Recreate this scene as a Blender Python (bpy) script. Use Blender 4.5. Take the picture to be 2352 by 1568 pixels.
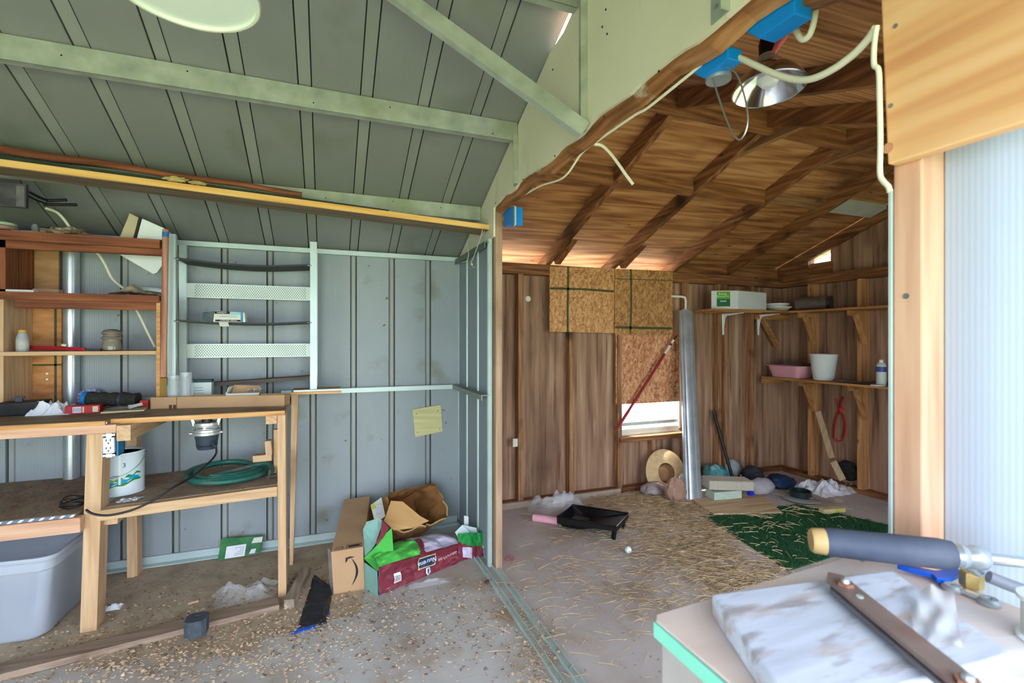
import bpy, bmesh, math, random
from mathutils import Vector, Matrix, noise, Euler

for o in list(bpy.data.objects):
    bpy.data.objects.remove(o)
sc = bpy.context.scene
random.seed(7)
V = Vector
# ------------------------------------------------------------------ camera
F, CX, HV, CH, YAW = 1100.0, 1176.0, 778.0, 1.25, math.radians(21)
SN, CS = math.sin(YAW), math.cos(YAW)
cam = bpy.data.cameras.new('camera')
camo = bpy.data.objects.new('camera', cam)
sc.collection.objects.link(camo)
camo.location = (0, 0, CH)
camo.rotation_euler = (math.pi/2, 0, -YAW)
cam.sensor_width = 36
cam.lens = F/2352*36
cam.shift_y = -6/2352
cam.clip_start = 0.02
cam.dof.use_dof = True
cam.dof.focus_distance = 2.7
cam.dof.aperture_fstop = 5.6
sc.camera = camo
# ------------------------------------------------------------------ world, sun, exposure
w = bpy.data.worlds.new('sky'); sc.world = w; w.use_nodes = True
bgn = w.node_tree.nodes['Background']
bgn.inputs[0].default_value = (0.78, 0.87, 1.0, 1)
bgn.inputs[1].default_value = 2.2
sl = bpy.data.lights.new('sun', 'SUN'); sl.energy = 9.0; sl.angle = math.radians(3); sl.color = (1, 0.95, 0.86)
so = bpy.data.objects.new('sun', sl); sc.collection.objects.link(so)
so.rotation_euler = Vector((0.25, -0.32, -1)).to_track_quat('-Z', 'Y').to_euler()
sc.view_settings.view_transform = 'Standard'
sc.view_settings.look = 'None'
sc.view_settings.gamma = 1
sc.view_settings.use_curve_mapping = False
sc.view_settings.exposure = 2.02

# ------------------------------------------------------------------ pixel -> place on a known plane
def ray(u, v):
    x = (u-CX)/F; z = -(v-HV)/F
    return V((SN+x*CS, CS-x*SN, z))
def onZ(u, v, Z=0.0):
    d = ray(u, v); t = (Z-CH)/d.z; return V((d.x*t, d.y*t, Z))
def onY(u, v, Y):
    d = ray(u, v); t = Y/d.y; return V((d.x*t, Y, CH+d.z*t))
def onX(u, v, X):
    d = ray(u, v); t = X/d.x; return V((X, d.y*t, CH+d.z*t))
def L(r, g, b):
    def f(c):
        c /= 255.0
        return c/12.92 if c <= 0.04045 else ((c+0.055)/1.055)**2.4
    return (f(r), f(g), f(b), 1)

# ------------------------------------------------------------------ mesh collector
class MB:
    def __init__(s): s.v = []; s.f = []; s.m = []; s.mi = 0
    def add(s, vs, fs):
        b = len(s.v); s.v += [V(p) for p in vs]
        for f in fs: s.f.append([b+i for i in f]); s.m.append(s.mi)
        return s
    def bx(s, x0, x1, y0, y1, z0, z1):
        vs = [(x, y, z) for z in (z0, z1) for y in (y0, y1) for x in (x0, x1)]
        return s.add(vs, [(0,2,3,1),(4,5,7,6),(0,1,5,4),(2,6,7,3),(0,4,6,2),(1,3,7,5)])
    def hexa(s, p):   # 8 points ordered as bx
        return s.add(p, [(0,2,3,1),(4,5,7,6),(0,1,5,4),(2,6,7,3),(0,4,6,2),(1,3,7,5)])
    def bar(s, p, q, w, t, up=(0,0,1)):
        p, q, up = V(p), V(q), V(up)
        d = (q-p).normalized(); side = d.cross(up)
        if side.length < 1e-5: side = d.cross(V((0,1,0)))
        side.normalize(); u2 = side.cross(d).normalized()
        a, b = side*(w/2), u2*(t/2)
        return s.hexa([p-a-b, p+a-b, q-a-b, q+a-b, p-a+b, p+a+b, q-a+b, q+a+b])
    def ob(s, c, sx, sy, sz, rot=(0,0,0)):   # oriented box, centre c
        M = Euler(rot).to_matrix(); c = V(c)
        return s.hexa([c+M@V((x*sx/2, y*sy/2, z*sz/2)) for z in (-1,1) for y in (-1,1) for x in (-1,1)])
    def cyl(s, p, q, r, r2=None, n=20, caps=True):
        p, q = V(p), V(q); r2 = r if r2 is None else r2
        d = (q-p).normalized(); a = d.orthogonal().normalized(); b = d.cross(a)
        vs = []
        for c, rr in ((p, r), (q, r2)):
            for i in range(n):
                t = 2*math.pi*i/n; vs.append(c+(a*math.cos(t)+b*math.sin(t))*rr)
        fs = [(i, (i+1) % n, n+(i+1) % n, n+i) for i in range(n)]
        if caps: fs += [tuple(reversed(range(n))), tuple(range(n, 2*n))]
        return s.add(vs, fs)
    def tube(s, pts, r, n=8, closed=False, flat=1.0):
        pts = [V(p) for p in pts]; N = len(pts); vs = []; prev = None
        for i, p in enumerate(pts):
            if closed: d = pts[(i+1) % N]-pts[i-1]
            else: d = pts[min(i+1, N-1)]-pts[max(i-1, 0)]
            d.normalize()
            a = d.orthogonal().normalized() if prev is None else (prev-d*prev.dot(d)).normalized()
            prev = a; b = d.cross(a)
            rr = r[i] if isinstance(r, (list, tuple)) else r
            for k in range(n):
                t = 2*math.pi*k/n; vs.append(p+a*math.cos(t)*rr+b*math.sin(t)*rr*flat)
        fs = []
        for i in range(N if closed else N-1):
            for k in range(n):
                i2 = (i+1) % N
                fs.append((i*n+k, i*n+(k+1) % n, i2*n+(k+1) % n, i2*n+k))
        if not closed: fs += [tuple(reversed(range(n))), tuple((N-1)*n+k for k in range(n))]
        return s.add(vs, fs)
    def lathe(s, prof, c=(0,0,0), n=28, M=None, sx=1, sy=1, cap=True):
        c = V(c); vs = []
        for (r, z) in prof:
            for k in range(n):
                t = 2*math.pi*k/n; p = V((r*math.cos(t)*sx, r*math.sin(t)*sy, z))
                vs.append(c+(M@p if M else p))
        fs = []
        for i in range(len(prof)-1):
            for k in range(n): fs.append((i*n+k, i*n+(k+1) % n, (i+1)*n+(k+1) % n, (i+1)*n+k))
        if cap and prof[0][0] > 1e-4: fs.append(tuple(reversed(range(n))))
        if cap and prof[-1][0] > 1e-4: fs.append(tuple((len(prof)-1)*n+k for k in range(n)))
        return s.add(vs, fs)
    def prism(s, pts, off):
        pts = [V(p) for p in pts]; off = V(off); n = len(pts)
        fs = [tuple(range(n)), tuple(reversed(range(n, 2*n)))]
        fs += [(i, n+i, n+(i+1) % n, (i+1) % n) for i in range(n)]
        return s.add(pts+[p+off for p in pts], fs)
    def grid(s, nu, nv, fn, mf=None):
        vs = [fn(i/nu, j/nv) for j in range(nv+1) for i in range(nu+1)]
        b = len(s.v); s.v += [V(p) for p in vs]
        for j in range(nv):
            for i in range(nu):
                a = b+j*(nu+1)+i
                s.f.append([a, a+1, a+nu+2, a+nu+1]); s.m.append(mf((i+.5)/nu, (j+.5)/nv) if mf else s.mi)
        return s
    def blob(s, c, r, amp=.3, fr=3.0, n=14, seed=0, flat=None):
        c = V(c); vs = []; N2 = n*2
        for i in range(n+1):
            th = math.pi*i/n
            for k in range(N2):
                ph = 2*math.pi*k/N2
                d = V((math.sin(th)*math.cos(ph), math.sin(th)*math.sin(ph), math.cos(th)))
                q = 1+amp*noise.noise(d*fr+V((seed*7.1, seed*3.3, seed)))+amp*.6*noise.noise(d*fr*2.7+V((seed, 9, 2)))
                p = V((d.x*r[0], d.y*r[1], d.z*r[2]))*q
                if flat is not None and p.z < flat: p.z = flat
                vs.append(c+p)
        fs = []
        for i in range(n):
            for k in range(N2): fs.append((i*N2+k, (i+1)*N2+k, (i+1)*N2+(k+1) % N2, i*N2+(k+1) % N2))
        return s.add(vs, fs)

def spline(pts, n=8, closed=False):
    pts = [V(p) for p in pts]; out = []; N = len(pts)
    for i in range(N if closed else N-1):
        if closed: p0, p1, p2, p3 = pts[i-1], pts[i], pts[(i+1) % N], pts[(i+2) % N]
        else: p0, p1, p2, p3 = pts[max(i-1, 0)], pts[i], pts[i+1], pts[min(i+2, N-1)]
        for k in range(n):
            t = k/n
            out.append(0.5*((2*p1)+(p2-p0)*t+(2*p0-5*p1+4*p2-p3)*t*t+(3*p1-p0-3*p2+p3)*t*t*t))
    if not closed: out.append(pts[-1])
    return out

COL = sc.collection
def obj(name, mb, mat, parent=None, smooth=False, bev=0, solid=0, origin=None):
    me = bpy.data.meshes.new(name)
    if origin is None:
        if parent is not None: origin = V(parent['o'])
        else:
            n = len(mb.v)
            xs = [p.x for p in mb.v]; ys = [p.y for p in mb.v]; zs = [p.z for p in mb.v]
            origin = V(((min(xs)+max(xs))/2, (min(ys)+max(ys))/2, min(zs)))
    me.from_pydata([p-origin for p in mb.v], [], mb.f)
    mats = mat if isinstance(mat, (list, tuple)) else [mat]
    for m in mats: me.materials.append(m)
    if len(mats) > 1: me.polygons.foreach_set('material_index', mb.m)
    bm = bmesh.new(); bm.from_mesh(me); bmesh.ops.recalc_face_normals(bm, faces=bm.faces); bm.to_mesh(me); bm.free()
    if smooth:
        me.polygons.foreach_set('use_smooth', [True]*len(me.polygons))
        me.set_sharp_from_angle(angle=math.radians(40))
    o = bpy.data.objects.new(name, me); COL.objects.link(o)
    o['o'] = tuple(origin)
    if parent is not None: o.parent = parent
    else: o.location = origin
    if bev:
        b = o.modifiers.new('bevel', 'BEVEL'); b.width = bev; b.segments = 2; b.limit_method = 'ANGLE'
    if solid:
        b = o.modifiers.new('thick', 'SOLIDIFY'); b.thickness = solid; b.offset = 0
    return o
def tag(o, label, cat=None, group=None, kind=None):
    if label: o['label'] = label
    if cat: o['category'] = cat
    if group: o['group'] = group
    if kind: o['kind'] = kind
    return o
def thing(name, label, cat, loc, group=None):
    o = bpy.data.objects.new(name, None); COL.objects.link(o); o.empty_display_size = .05
    o.location = V(loc); o['o'] = tuple(V(loc)); return tag(o, label, cat, group)
def one(name, label, cat, mb, mat, group=None, **k):
    return tag(obj(name, mb, mat, **k), label, cat, group)
def struct(name, mb, mat, **k):
    o = obj(name, mb, mat, **k); o['kind'] = 'structure'; return o
def bxm(*a): return MB().bx(*a)
def text(body, org, right, up, size, mat, parent, name='lettering', off=.0008):
    cu = bpy.data.curves.new('t', 'FONT'); cu.body = body; cu.size = 1; cu.align_x = 'CENTER'; cu.align_y = 'CENTER'; cu.resolution_u = 3
    to = bpy.data.objects.new('t', cu); me = bpy.data.meshes.new_from_object(to)
    r, u = V(right).normalized(), V(up).normalized(); nrm = r.cross(u)
    mb = MB(); base = V(org)+nrm*off
    mb.add([base+r*v.co.x*size+u*v.co.y*size for v in me.vertices], [tuple(p.vertices) for p in me.polygons])
    bpy.data.objects.remove(to); bpy.data.curves.remove(cu); bpy.data.meshes.remove(me)
    return obj(name, mb, mat, parent)

# ------------------------------------------------------------------ materials
def mat(name, cols, scale=4, st=(1,1,1), rough=.6, metal=0, bump=0, bd=.004, detail=5, dist=0, dirt=None, wave=None,
        vor=None, ribs=None, spec=.4, trans=0, alpha=1, knots=None, ior=1.45, rnd=True, fine=None, coat=0):
    m = bpy.data.materials.new(name); m.use_nodes = True; nt = m.node_tree; N = nt.nodes; K = nt.links
    b = N['Principled BSDF']
    b.inputs['Roughness'].default_value = rough; b.inputs['Metallic'].default_value = metal
    b.inputs['Specular IOR Level'].default_value = spec; b.inputs['IOR'].default_value = ior
    b.inputs['Transmission Weight'].default_value = trans; b.inputs['Alpha'].default_value = alpha
    if coat: b.inputs['Coat Weight'].default_value = coat
    if not isinstance(cols, list): cols = [cols]
    if len(cols) == 1 and not dirt and not ribs and not bump:
        b.inputs['Base Color'].default_value = cols[0]; return m
    tc = N.new('ShaderNodeTexCoord'); co = tc.outputs['Object']
    if rnd:
        oi = N.new('ShaderNodeObjectInfo'); mu = N.new('ShaderNodeMath'); mu.operation = 'MULTIPLY'; mu.inputs[1].default_value = 37
        K.new(oi.outputs['Random'], mu.inputs[0])
        ad = N.new('ShaderNodeVectorMath'); ad.operation = 'ADD'; K.new(co, ad.inputs[0]); K.new(mu.outputs[0], ad.inputs[1]); co = ad.outputs[0]
    def ramp(fac, cs, pos=None):
        r = N.new('ShaderNodeValToRGB'); e = r.color_ramp.elements
        while len(e) < len(cs): e.new(.5)
        for i, c in enumerate(cs):
            e[i].position = pos[i] if pos else .28+.44*i/max(1, len(cs)-1); e[i].color = c
        K.new(fac, r.inputs[0]); return r.outputs[0]
    def nz(sc_, st_, det, di=0):
        mp = N.new('ShaderNodeMapping'); mp.inputs['Scale'].default_value = [a*sc_ for a in st_]; K.new(co, mp.inputs[0])
        t = N.new('ShaderNodeTexNoise'); t.inputs['Scale'].default_value = 1; t.inputs['Detail'].default_value = det; t.inputs['Distortion'].default_value = di
        K.new(mp.outputs[0], t.inputs['Vector']); return t.outputs[0]
    def mix(a, c, f, mode='MIX'):
        x = N.new('ShaderNodeMix'); x.data_type = 'RGBA'; x.blend_type = mode
        if isinstance(f, (int, float)): x.inputs[0].default_value = f
        else: K.new(f, x.inputs[0])
        for s_, i in ((a, 6), (c, 7)):
            if isinstance(s_, tuple): x.inputs[i].default_value = s_
            else: K.new(s_, x.inputs[i])
        return x.outputs[2]
    base = nz(scale, st, detail, dist); hgt = base
    if wave:   # long grain bands: (scale, stretch, distortion)
        mp = N.new('ShaderNodeMapping'); mp.inputs['Scale'].default_value = wave[1]; K.new(co, mp.inputs[0])
        t = N.new('ShaderNodeTexWave'); t.bands_direction = 'DIAGONAL'; t.inputs['Scale'].default_value = wave[0]; t.inputs['Distortion'].default_value = wave[2]
        t.inputs['Detail'].default_value = 3; t.inputs['Detail Scale'].default_value = 1.2
        K.new(mp.outputs[0], t.inputs['Vector'])
        mm = N.new('ShaderNodeMath'); mm.operation = 'MULTIPLY_ADD'; mm.inputs[1].default_value = wave[3]; K.new(t.outputs['Fac'], mm.inputs[0])
        m2 = N.new('ShaderNodeMath'); m2.operation = 'MULTIPLY'; m2.inputs[1].default_value = 1-wave[3]; K.new(base, m2.inputs[0]); K.new(m2.outputs[0], mm.inputs[2])
        base = mm.outputs[0]; hgt = base
    if vor:    # flakes (OSB)
        wn = nz(vor*.35, (1,1,1), 2)
        vv = N.new('ShaderNodeVectorMath'); vv.operation = 'MULTIPLY_ADD'; vv.inputs[1].default_value = (1,1,1)
        sc3 = N.new('ShaderNodeVectorMath'); sc3.operation = 'SCALE'; K.new(wn, sc3.inputs[0]); sc3.inputs['Scale'].default_value = .06
        K.new(co, vv.inputs[0]); K.new(sc3.outputs[0], vv.inputs[2])
        mp = N.new('ShaderNodeMapping'); mp.inputs['Scale'].default_value = [vor*a for a in st]; mp.inputs['Rotation'].default_value = (.5, .5, .6); K.new(vv.outputs[0], mp.inputs[0])
        t = N.new('ShaderNodeTexVoronoi'); t.inputs['Scale'].default_value = 1; K.new(mp.outputs[0], t.inputs['Vector'])
        sp = N.new('ShaderNodeSeparateColor'); K.new(t.outputs['Color'], sp.inputs[0])
        mm = N.new('ShaderNodeMath'); mm.operation = 'MULTIPLY_ADD'; mm.inputs[1].default_value = .45; K.new(sp.outputs[0], mm.inputs[0])
        m2 = N.new('ShaderNodeMath'); m2.operation = 'MULTIPLY'; m2.inputs[1].default_value = .55; K.new(base, m2.inputs[0]); K.new(m2.outputs[0], mm.inputs[2])
        base = mm.outputs[0]; hgt = base
    c = ramp(base, cols) if len(cols) > 1 else cols[0]
    if fine:   # (colour, scale, stretch, lo, hi)
        f = ramp(nz(fine[1], fine[2], 4), [(0,0,0,1), (1,1,1,1)], [fine[3], fine[4]]); c = mix(c, fine[0], f)
    if knots:
        mp = N.new('ShaderNodeMapping'); mp.inputs['Scale'].default_value = knots[1]; K.new(co, mp.inputs[0])
        t = N.new('ShaderNodeTexVoronoi'); t.inputs['Scale'].default_value = 1; K.new(mp.outputs[0], t.inputs['Vector'])
        f = ramp(t.outputs['Distance'], [(.85,.85,.85,1), (0,0,0,1)], [.035, .085]); c = mix(c, knots[0], f)
    for d in (dirt or []):   # (colour, scale, lo, hi)
        f = ramp(nz(d[1], d[4] if len(d) > 4 else (1,1,1), 6), [(0,0,0,1), (1,1,1,1)], [d[2], d[3]]); c = mix(c, d[0], f)
    if isinstance(c, tuple): b.inputs['Base Color'].default_value = c
    else: K.new(c, b.inputs['Base Color'])
    if ribs:
        wv = N.new('ShaderNodeTexWave'); wv.bands_direction = ribs[0]; wv.inputs['Scale'].default_value = ribs[1]; wv.wave_profile = 'SIN'
        K.new(tc.outputs['Object'], wv.inputs['Vector']); hgt = wv.outputs['Fac']
    if bump:
        bp = N.new('ShaderNodeBump'); bp.inputs['Strength'].default_value = bump; bp.inputs['Distance'].default_value = bd
        K.new(hgt, bp.inputs['Height']); K.new(bp.outputs[0], b.inputs['Normal'])
    return m
AX = {'x': (.06,1,1), 'y': (1,.06,1), 'z': (1,1,.06)}
def wood(name, cols, ax, scale=60, rough=.7, bump=.25, wv=True, dirt=None, knots=None, fine=None, wk=.14):
    s = AX[ax]; ws = {'x': (.25,3,3), 'y': (3,.25,3), 'z': (3,3,.25)}[ax]
    ks = {'x': (3,9,9), 'y': (9,3,9), 'z': (9,9,3)}[ax]
    return mat(name, cols, scale=scale, st=s, rough=rough, bump=bump, bd=.002, detail=6, wave=(4, ws, 9, wk) if wv else None,
               dirt=dirt, knots=(knots, ks) if knots else None, fine=fine)
PINE = [L(184,146,110), L(200,164,126), L(212,180,144)]
pineX, pineY, pineZ = (wood('pine_'+a, PINE, a, knots=L(140,84,46), dirt=[(L(150,110,76), 3, .62, .8)]) for a in 'xyz')
FIR = [L(194,146,118), L(208,164,136), L(218,180,152)]
firX, firY, firZ = (wood('fir_'+a, FIR, a, scale=45, knots=L(150,84,60)) for a in 'xyz')
RED = [L(92,48,30), L(128,72,44), L(150,92,60)]
redX, redY, redZ = (wood('redwood_'+a, RED, a, knots=L(60,30,20)) for a in 'xyz')
RAFT = [L(90,54,32), L(130,84,52), L(162,112,74)]
raftX, raftY, raftZ = (wood('rafter_'+a, RAFT, a, scale=50, dirt=[(L(50,30,18), 2.5, .56, .75)], knots=L(45,26,16)) for a in 'xyz')
STUD = [L(110,74,48), L(150,108,74), L(178,138,102)]
studZ = wood('stud_z', STUD, 'z', scale=40, dirt=[(L(80,50,34), 4, .55, .75)], knots=L(70,40,26))
studX = wood('stud_x', STUD, 'x', scale=40, dirt=[(L(80,50,34), 4, .55, .75)])
shed_ply = wood('weathered_plywood', [L(100,72,57), L(140,108,86), L(162,128,103), L(186,154,129)], 'z', scale=20, rough=.75, bump=.2, wv=False,
                dirt=[(L(84,56,42), 1.7, .58, .80, (1,1,.5)), (L(178,156,136), 7, .66, .80, (1,1,.25))], fine=(L(108,72,54), 30, (1,1,.05), .58, .72))
roof_ply = wood('roof_plywood', [L(122,76,44), L(158,106,66), L(180,128,84), L(196,148,104)], 'x', scale=13, rough=.75, bump=.2, wk=.22,
                dirt=[(L(70,38,18), 1.6, .56, .78)], knots=L(48,28,14))
osb = mat('oriented_strand_board', [L(154,104,64), L(184,132,84), L(198,148,98), L(212,168,120)], scale=40, st=(1,1,.4), vor=95, rough=.7, bump=.3)
osb_red = mat('reddish_strand_board', [L(156,98,64), L(186,128,88), L(202,148,108), L(216,170,132)], scale=40, st=(1,1,.4), vor=80, rough=.7, bump=.3)
siding = mat('painted_steel_siding', [L(138,147,152), L(150,159,164)], scale=1.6, rough=.42, spec=.45, bump=.35, bd=.0012, ribs=('X', 42), rnd=False,
             dirt=[(L(112,112,92), 3.5, .60, .80), (L(96,84,66), 28, .70, .76)])
siding_y = mat('painted_steel_side', [L(128,141,149), L(144,156,162)], scale=1.6, rough=.42, spec=.45, bump=.3, bd=.001, ribs=('Y', 42), rnd=False,
               dirt=[(L(112,112,92), 3.5, .62, .80)])
rib_m = mat('steel_rib', [L(142,148,146), L(154,160,157)], scale=2, rough=.4)
roof_m = mat('steel_roof_sheet', [L(122,125,124), L(136,139,138)], scale=1.2, rough=.38, spec=.5, bump=.25, bd=.001, ribs=('X', 42), rnd=False,
             dirt=[(L(98,104,92), 2.4, .55, .8)])
dark_gap = mat('shaded_lap', [L(58,64,60)], rough=.8)  # dark tone stands in for shade in the laps between sheets
galv = mat('galvanized_steel', [L(150,160,152), L(172,180,170), L(188,196,188)], scale=14, rough=.42, metal=.3, dirt=[(L(148,156,130), 5, .52, .75)])
galv_b = mat('bright_galvanized', [L(168,176,182), L(196,204,210)], scale=9, rough=.3, metal=.6)
cream = mat('cream_painted_board', [L(212,208,184), L(224,220,200)], scale=2.2, rough=.6, dirt=[(L(160,160,124), 4, .62, .82, (1,1,.3)), (L(140,140,104), 20, .72, .78)])
alu = mat('pale_aluminium', [L(178,196,196), L(196,212,210)], scale=6, rough=.4, metal=.25)
black_pl = mat('black_plastic', [L(16,16,18)], rough=.45)
black_gl = mat('glossy_black_plastic', [L(12,14,16)], rough=.18, spec=.6)
dk_grey = mat('dark_grey_plastic', [L(52,62,74)], rough=.45)
white_pl = mat('white_plastic', [L(226,232,232)], rough=.4)
off_white = mat('aged_white', [L(206,208,196), L(222,222,210)], scale=8, rough=.55)
paper = mat('white_paper', [L(232,234,240), L(214,218,228)], scale=9, rough=.8)
card = mat('cardboard', [L(176,140,106), L(190,154,118)], scale=5, rough=.85, dirt=[(L(160,124,92), 6, .6, .8)])
kraft = mat('kraft_paper', [L(150,108,66), L(178,134,88), L(196,152,104)], scale=5, rough=.8, bump=.3, dirt=[(L(140,88,40), 4, .54, .7)])
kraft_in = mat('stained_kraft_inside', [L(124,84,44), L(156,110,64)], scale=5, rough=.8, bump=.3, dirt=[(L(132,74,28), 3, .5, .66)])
cream_cord = mat('cream_cable', [L(222,220,196)], rough=.5)
blue_box = mat('blue_electrical_plastic', [L(0,128,214)], rough=.4)
blue_pl = mat('blue_plastic', [L(10,92,214)], rough=.35)
screw_m = mat('screw_metal', [L(170,172,170)], rough=.35, metal=.8)
dark_print = mat('dark_print', [L(40,34,34)], rough=.8)
marker = mat('green_black_marker', [L(62,66,40), L(84,86,52)], scale=30, rough=.85)
white_print = mat('white_print', [L(235,235,235)], rough=.7)
clear_film = mat('clear_film', [L(236,240,246)], rough=.1, alpha=.2, spec=1.0)
clear_pet = mat('clear_pet_plastic', [L(230,238,246)], rough=.06, alpha=.17, spec=.9)
tote_m = mat('translucent_tote', [L(206,214,228), L(190,198,212)], scale=4, rough=.35, alpha=.62, spec=.5)
# ================================================================== STRUCTURE
YW, XP, RID, RS = 3.19, 0.83, 1.36, 0.42
def RZ(y): return 1.80+RS*(YW-y) if y >= RID else 1.80+RS*(YW-RID)-RS*(RID-y)
def SZ(y): return 1.91+.37*(3.40-y) if y >= 1.9 else 1.91+.37*1.5-.37*(1.9-y)

# --- outside ground
grass = mat('lawn_green', [L(112,122,80), L(138,146,104), L(154,160,122)], scale=3, rough=.9)
concrete = mat('pale_concrete', [L(196,192,184), L(214,210,202)], scale=3, rough=.9)
struct('ground', bxm(-14, 14, -16, 16, -.30, -.06), grass)
struct('patio', bxm(-1, 9, 3.60, 9, -.06, -.03), concrete)

# --- floors
fl_m = mat('dusty_shed_floor', [L(180,174,170), L(198,194,192), L(208,206,206)], scale=2.2, rough=.9, bump=.3, rnd=False,
           dirt=[(L(166,148,130), 1.4, .52, .68), (L(172,152,132), 5, .56, .72), (L(150,130,112), 42, .62, .72), (L(176,174,176), 1.9, .60, .72)])
dust_m = mat('brown_sawdust', [L(160,142,122), L(178,160,138), L(190,172,152)], scale=9, rough=.95, bump=.4, rnd=False, dirt=[(L(134,112,92), 42, .60, .72), (L(186,166,144), 60, .62, .7)])
fl2_m = mat('dusty_pen_floor', [L(176,166,162), L(190,182,180), L(200,192,190)], scale=3, rough=.92, bump=.25, rnd=False,
            dirt=[(L(168,152,136), 2.2, .52, .70), (L(150,136,128), 48, .64, .72), (L(180,172,166), 60, .70, .74)])
struct('floor', bxm(-2.75, .845, -.55, 3.30, -.06, 0), fl_m)
struct('floor', bxm(.845, 4.20, .38, 3.52, -.06, 0), fl2_m)
# drifted sawdust lying under the bench
def fdust(a, b):
    x = -2.2+a*2.35; y = 2.26+b*.92+(1-b)*(.10*math.sin(x*4)+.16*noise.noise(V((x*3, 0, 2)))+.07*noise.noise(V((x*11, 0, 5))))
    e = min(a*6, (1-a)*5, b*5, (1-b)*12, 1)
    return V((x, min(y, 3.17), .002+.006*max(0, e)*(.6+.8*noise.noise(V((x*4, y*4, 0))))))
one('sawdust_drift', 'brown sawdust drifted over the floor below the workbench', 'sawdust', MB().grid(60, 26, fdust), dust_m, smooth=True)['kind'] = 'stuff'

# --- back wall of the steel shed: sheets and ribs
PITCH = .237
ribx = [.624-PITCH*k for k in range(14)]
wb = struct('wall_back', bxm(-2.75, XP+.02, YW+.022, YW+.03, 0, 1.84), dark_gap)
edges = [XP]+ribx+[-2.72]
for i in range(len(edges)-1):
    x1 = edges[i]-(.020 if i else .0); x0 = edges[i+1]+.020
    if x1-x0 > .03: obj('wall_panel', bxm(x0, x1, YW, YW+.02, .03, 1.80), siding, wb)
for x in ribx:
    obj('wall_rib', MB().prism([(x-.016, YW+.016, .03), (x-.009, YW+.006, .03), (x+.009, YW+.006, .03), (x+.016, YW+.016, .03), (x+.016, YW+.021, .03), (x-.016, YW+.021, .03)], (0,0,1.77)), rib_m, wb)
# top, middle and base channels of the back wall
obj('top_channel', MB().bx(-2.72, XP-.01, YW-.035, YW-.001, 1.772, 1.778).bx(-2.72, XP-.01, YW-.037, YW-.033, 1.772, 1.80).bx(-2.72, XP-.01, YW-.012, YW-.001, 1.778, 1.80), alu, wb)
obj('middle_rail', MB().bx(-.26, XP-.01, YW-.045, YW-.001, .938, .943).bx(-.26, XP-.01, YW-.047, YW-.042, .915, .943), alu, wb)
obj('base_channel', MB().bx(-2.72, XP-.01, YW-.055, YW-.001, 0, .012).bx(-2.72, XP-.01, YW-.014, YW-.001, .012, .05), alu, wb)
# --- return wall beside the opening
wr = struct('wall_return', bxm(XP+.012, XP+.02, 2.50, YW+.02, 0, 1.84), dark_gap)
ys = [YW-.012, onX(1073, 800, XP).y, onX(1098, 800, XP).y, 2.515]
for i in range(3): obj('wall_panel', bxm(XP, XP+.011, ys[i+1]+.016, ys[i]-.016, .02, 1.80), siding_y, wr)
for y in ys[1:3]: obj('wall_rib', MB().prism([(XP+.011, y-.018, .02), (XP-.006, y-.008, .02), (XP-.006, y+.008, .02), (XP+.011, y+.018, .02)], (0,0,1.78)), alu, wr)
obj('corner_trim', bxm(XP-.004, XP+.011, YW-.02, YW, .02, 1.80), alu, wr)
obj('corner_trim', MB().bx(XP-.008, XP+.01, 2.492, 2.530, 0, 1.80).bx(XP-.012, XP-.008, 2.500, 2.520, 0, 1.80), alu, wr)
obj('top_rail', MB().bx(XP-.030, XP-.001, 2.50, YW-.04, 1.778, 1.784).bx(XP-.032, XP-.027, 2.50, YW-.04, 1.75, 1.784), mat('dull_steel', [L(96,104,96), L(120,126,116)], scale=8, rough=.5, metal=.3), wr)
obj('ledge_angle', MB().bx(XP-.05, XP-.006, 2.49, YW-.05, .940, .944).bx(XP-.052, XP-.047, 2.49, YW-.05, .915, .944), mat('grey_angle_iron', [L(126,132,122), L(150,156,146)], scale=8, rough=.5, metal=.3), wr)
# --- gable boards above the opening
def gtop(y): return RZ(y)-.012-(.040*min(1, (1.74-y)/.12) if 1.47 < y < 1.74 else 0)
HB = [(2.44,1.955),(2.30,1.970),(2.13,1.962),(1.97,1.985),(1.80,1.962),(1.63,1.975),(1.50,1.965),(1.35,1.985),(1.20,1.970),(1.05,1.985),(.90,1.962),(.78,1.975),(.66,1.965),(.55,1.985),(.44,1.99)]
def hb(y):
    for (a, za), (b_, zb) in zip(HB, HB[1:]):
        if b_ <= y <= a: return zb+(za-zb)*(y-b_)/(a-b_)
    return HB[-1][1] if y < .5 else HB[0][1]
wg = struct('wall_gable', MB().bx(XP+.002, XP+.012, 2.44, YW, 1.80, 1.802), cream)
segs = [(YW, 2.12), (2.118, 1.47), (1.468, .83), (.828, -.50)]
for (a, b_) in segs:
    n = 14; yy = [a+(b_-a)*i/n for i in range(n+1)]
    if a > 1.74 > b_: yy = sorted(set(yy+[1.74, 1.62, 1.475]), reverse=True)
    top = [(XP, y, gtop(y)) for y in yy]
    def low(y): return 1.802 if y > 2.44 else (hb(y)+.014*noise.noise(V((y*9, 1, 0))) if y > .44 else 2.03)
    if a == YW: yy = sorted(set(yy+[2.441, 2.439]), reverse=True)
    bot = [(XP, y, low(y)) for y in yy]
    obj('gable_board', MB().prism(top+bot[::-1], (.011, 0, 0)), cream, wg)
for u, v in ((1392, 22), (1384, 62), (1395, 78), (1388, 268), (1514, 164), (1270, 160), (1275, 358), (1202, 412), (1138, 466)):
    p = onX(u, v, XP); obj('screw_head', MB().cyl(p+V((-.002,0,0)), p, .0035, n=8), dark_print, wg)
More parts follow.
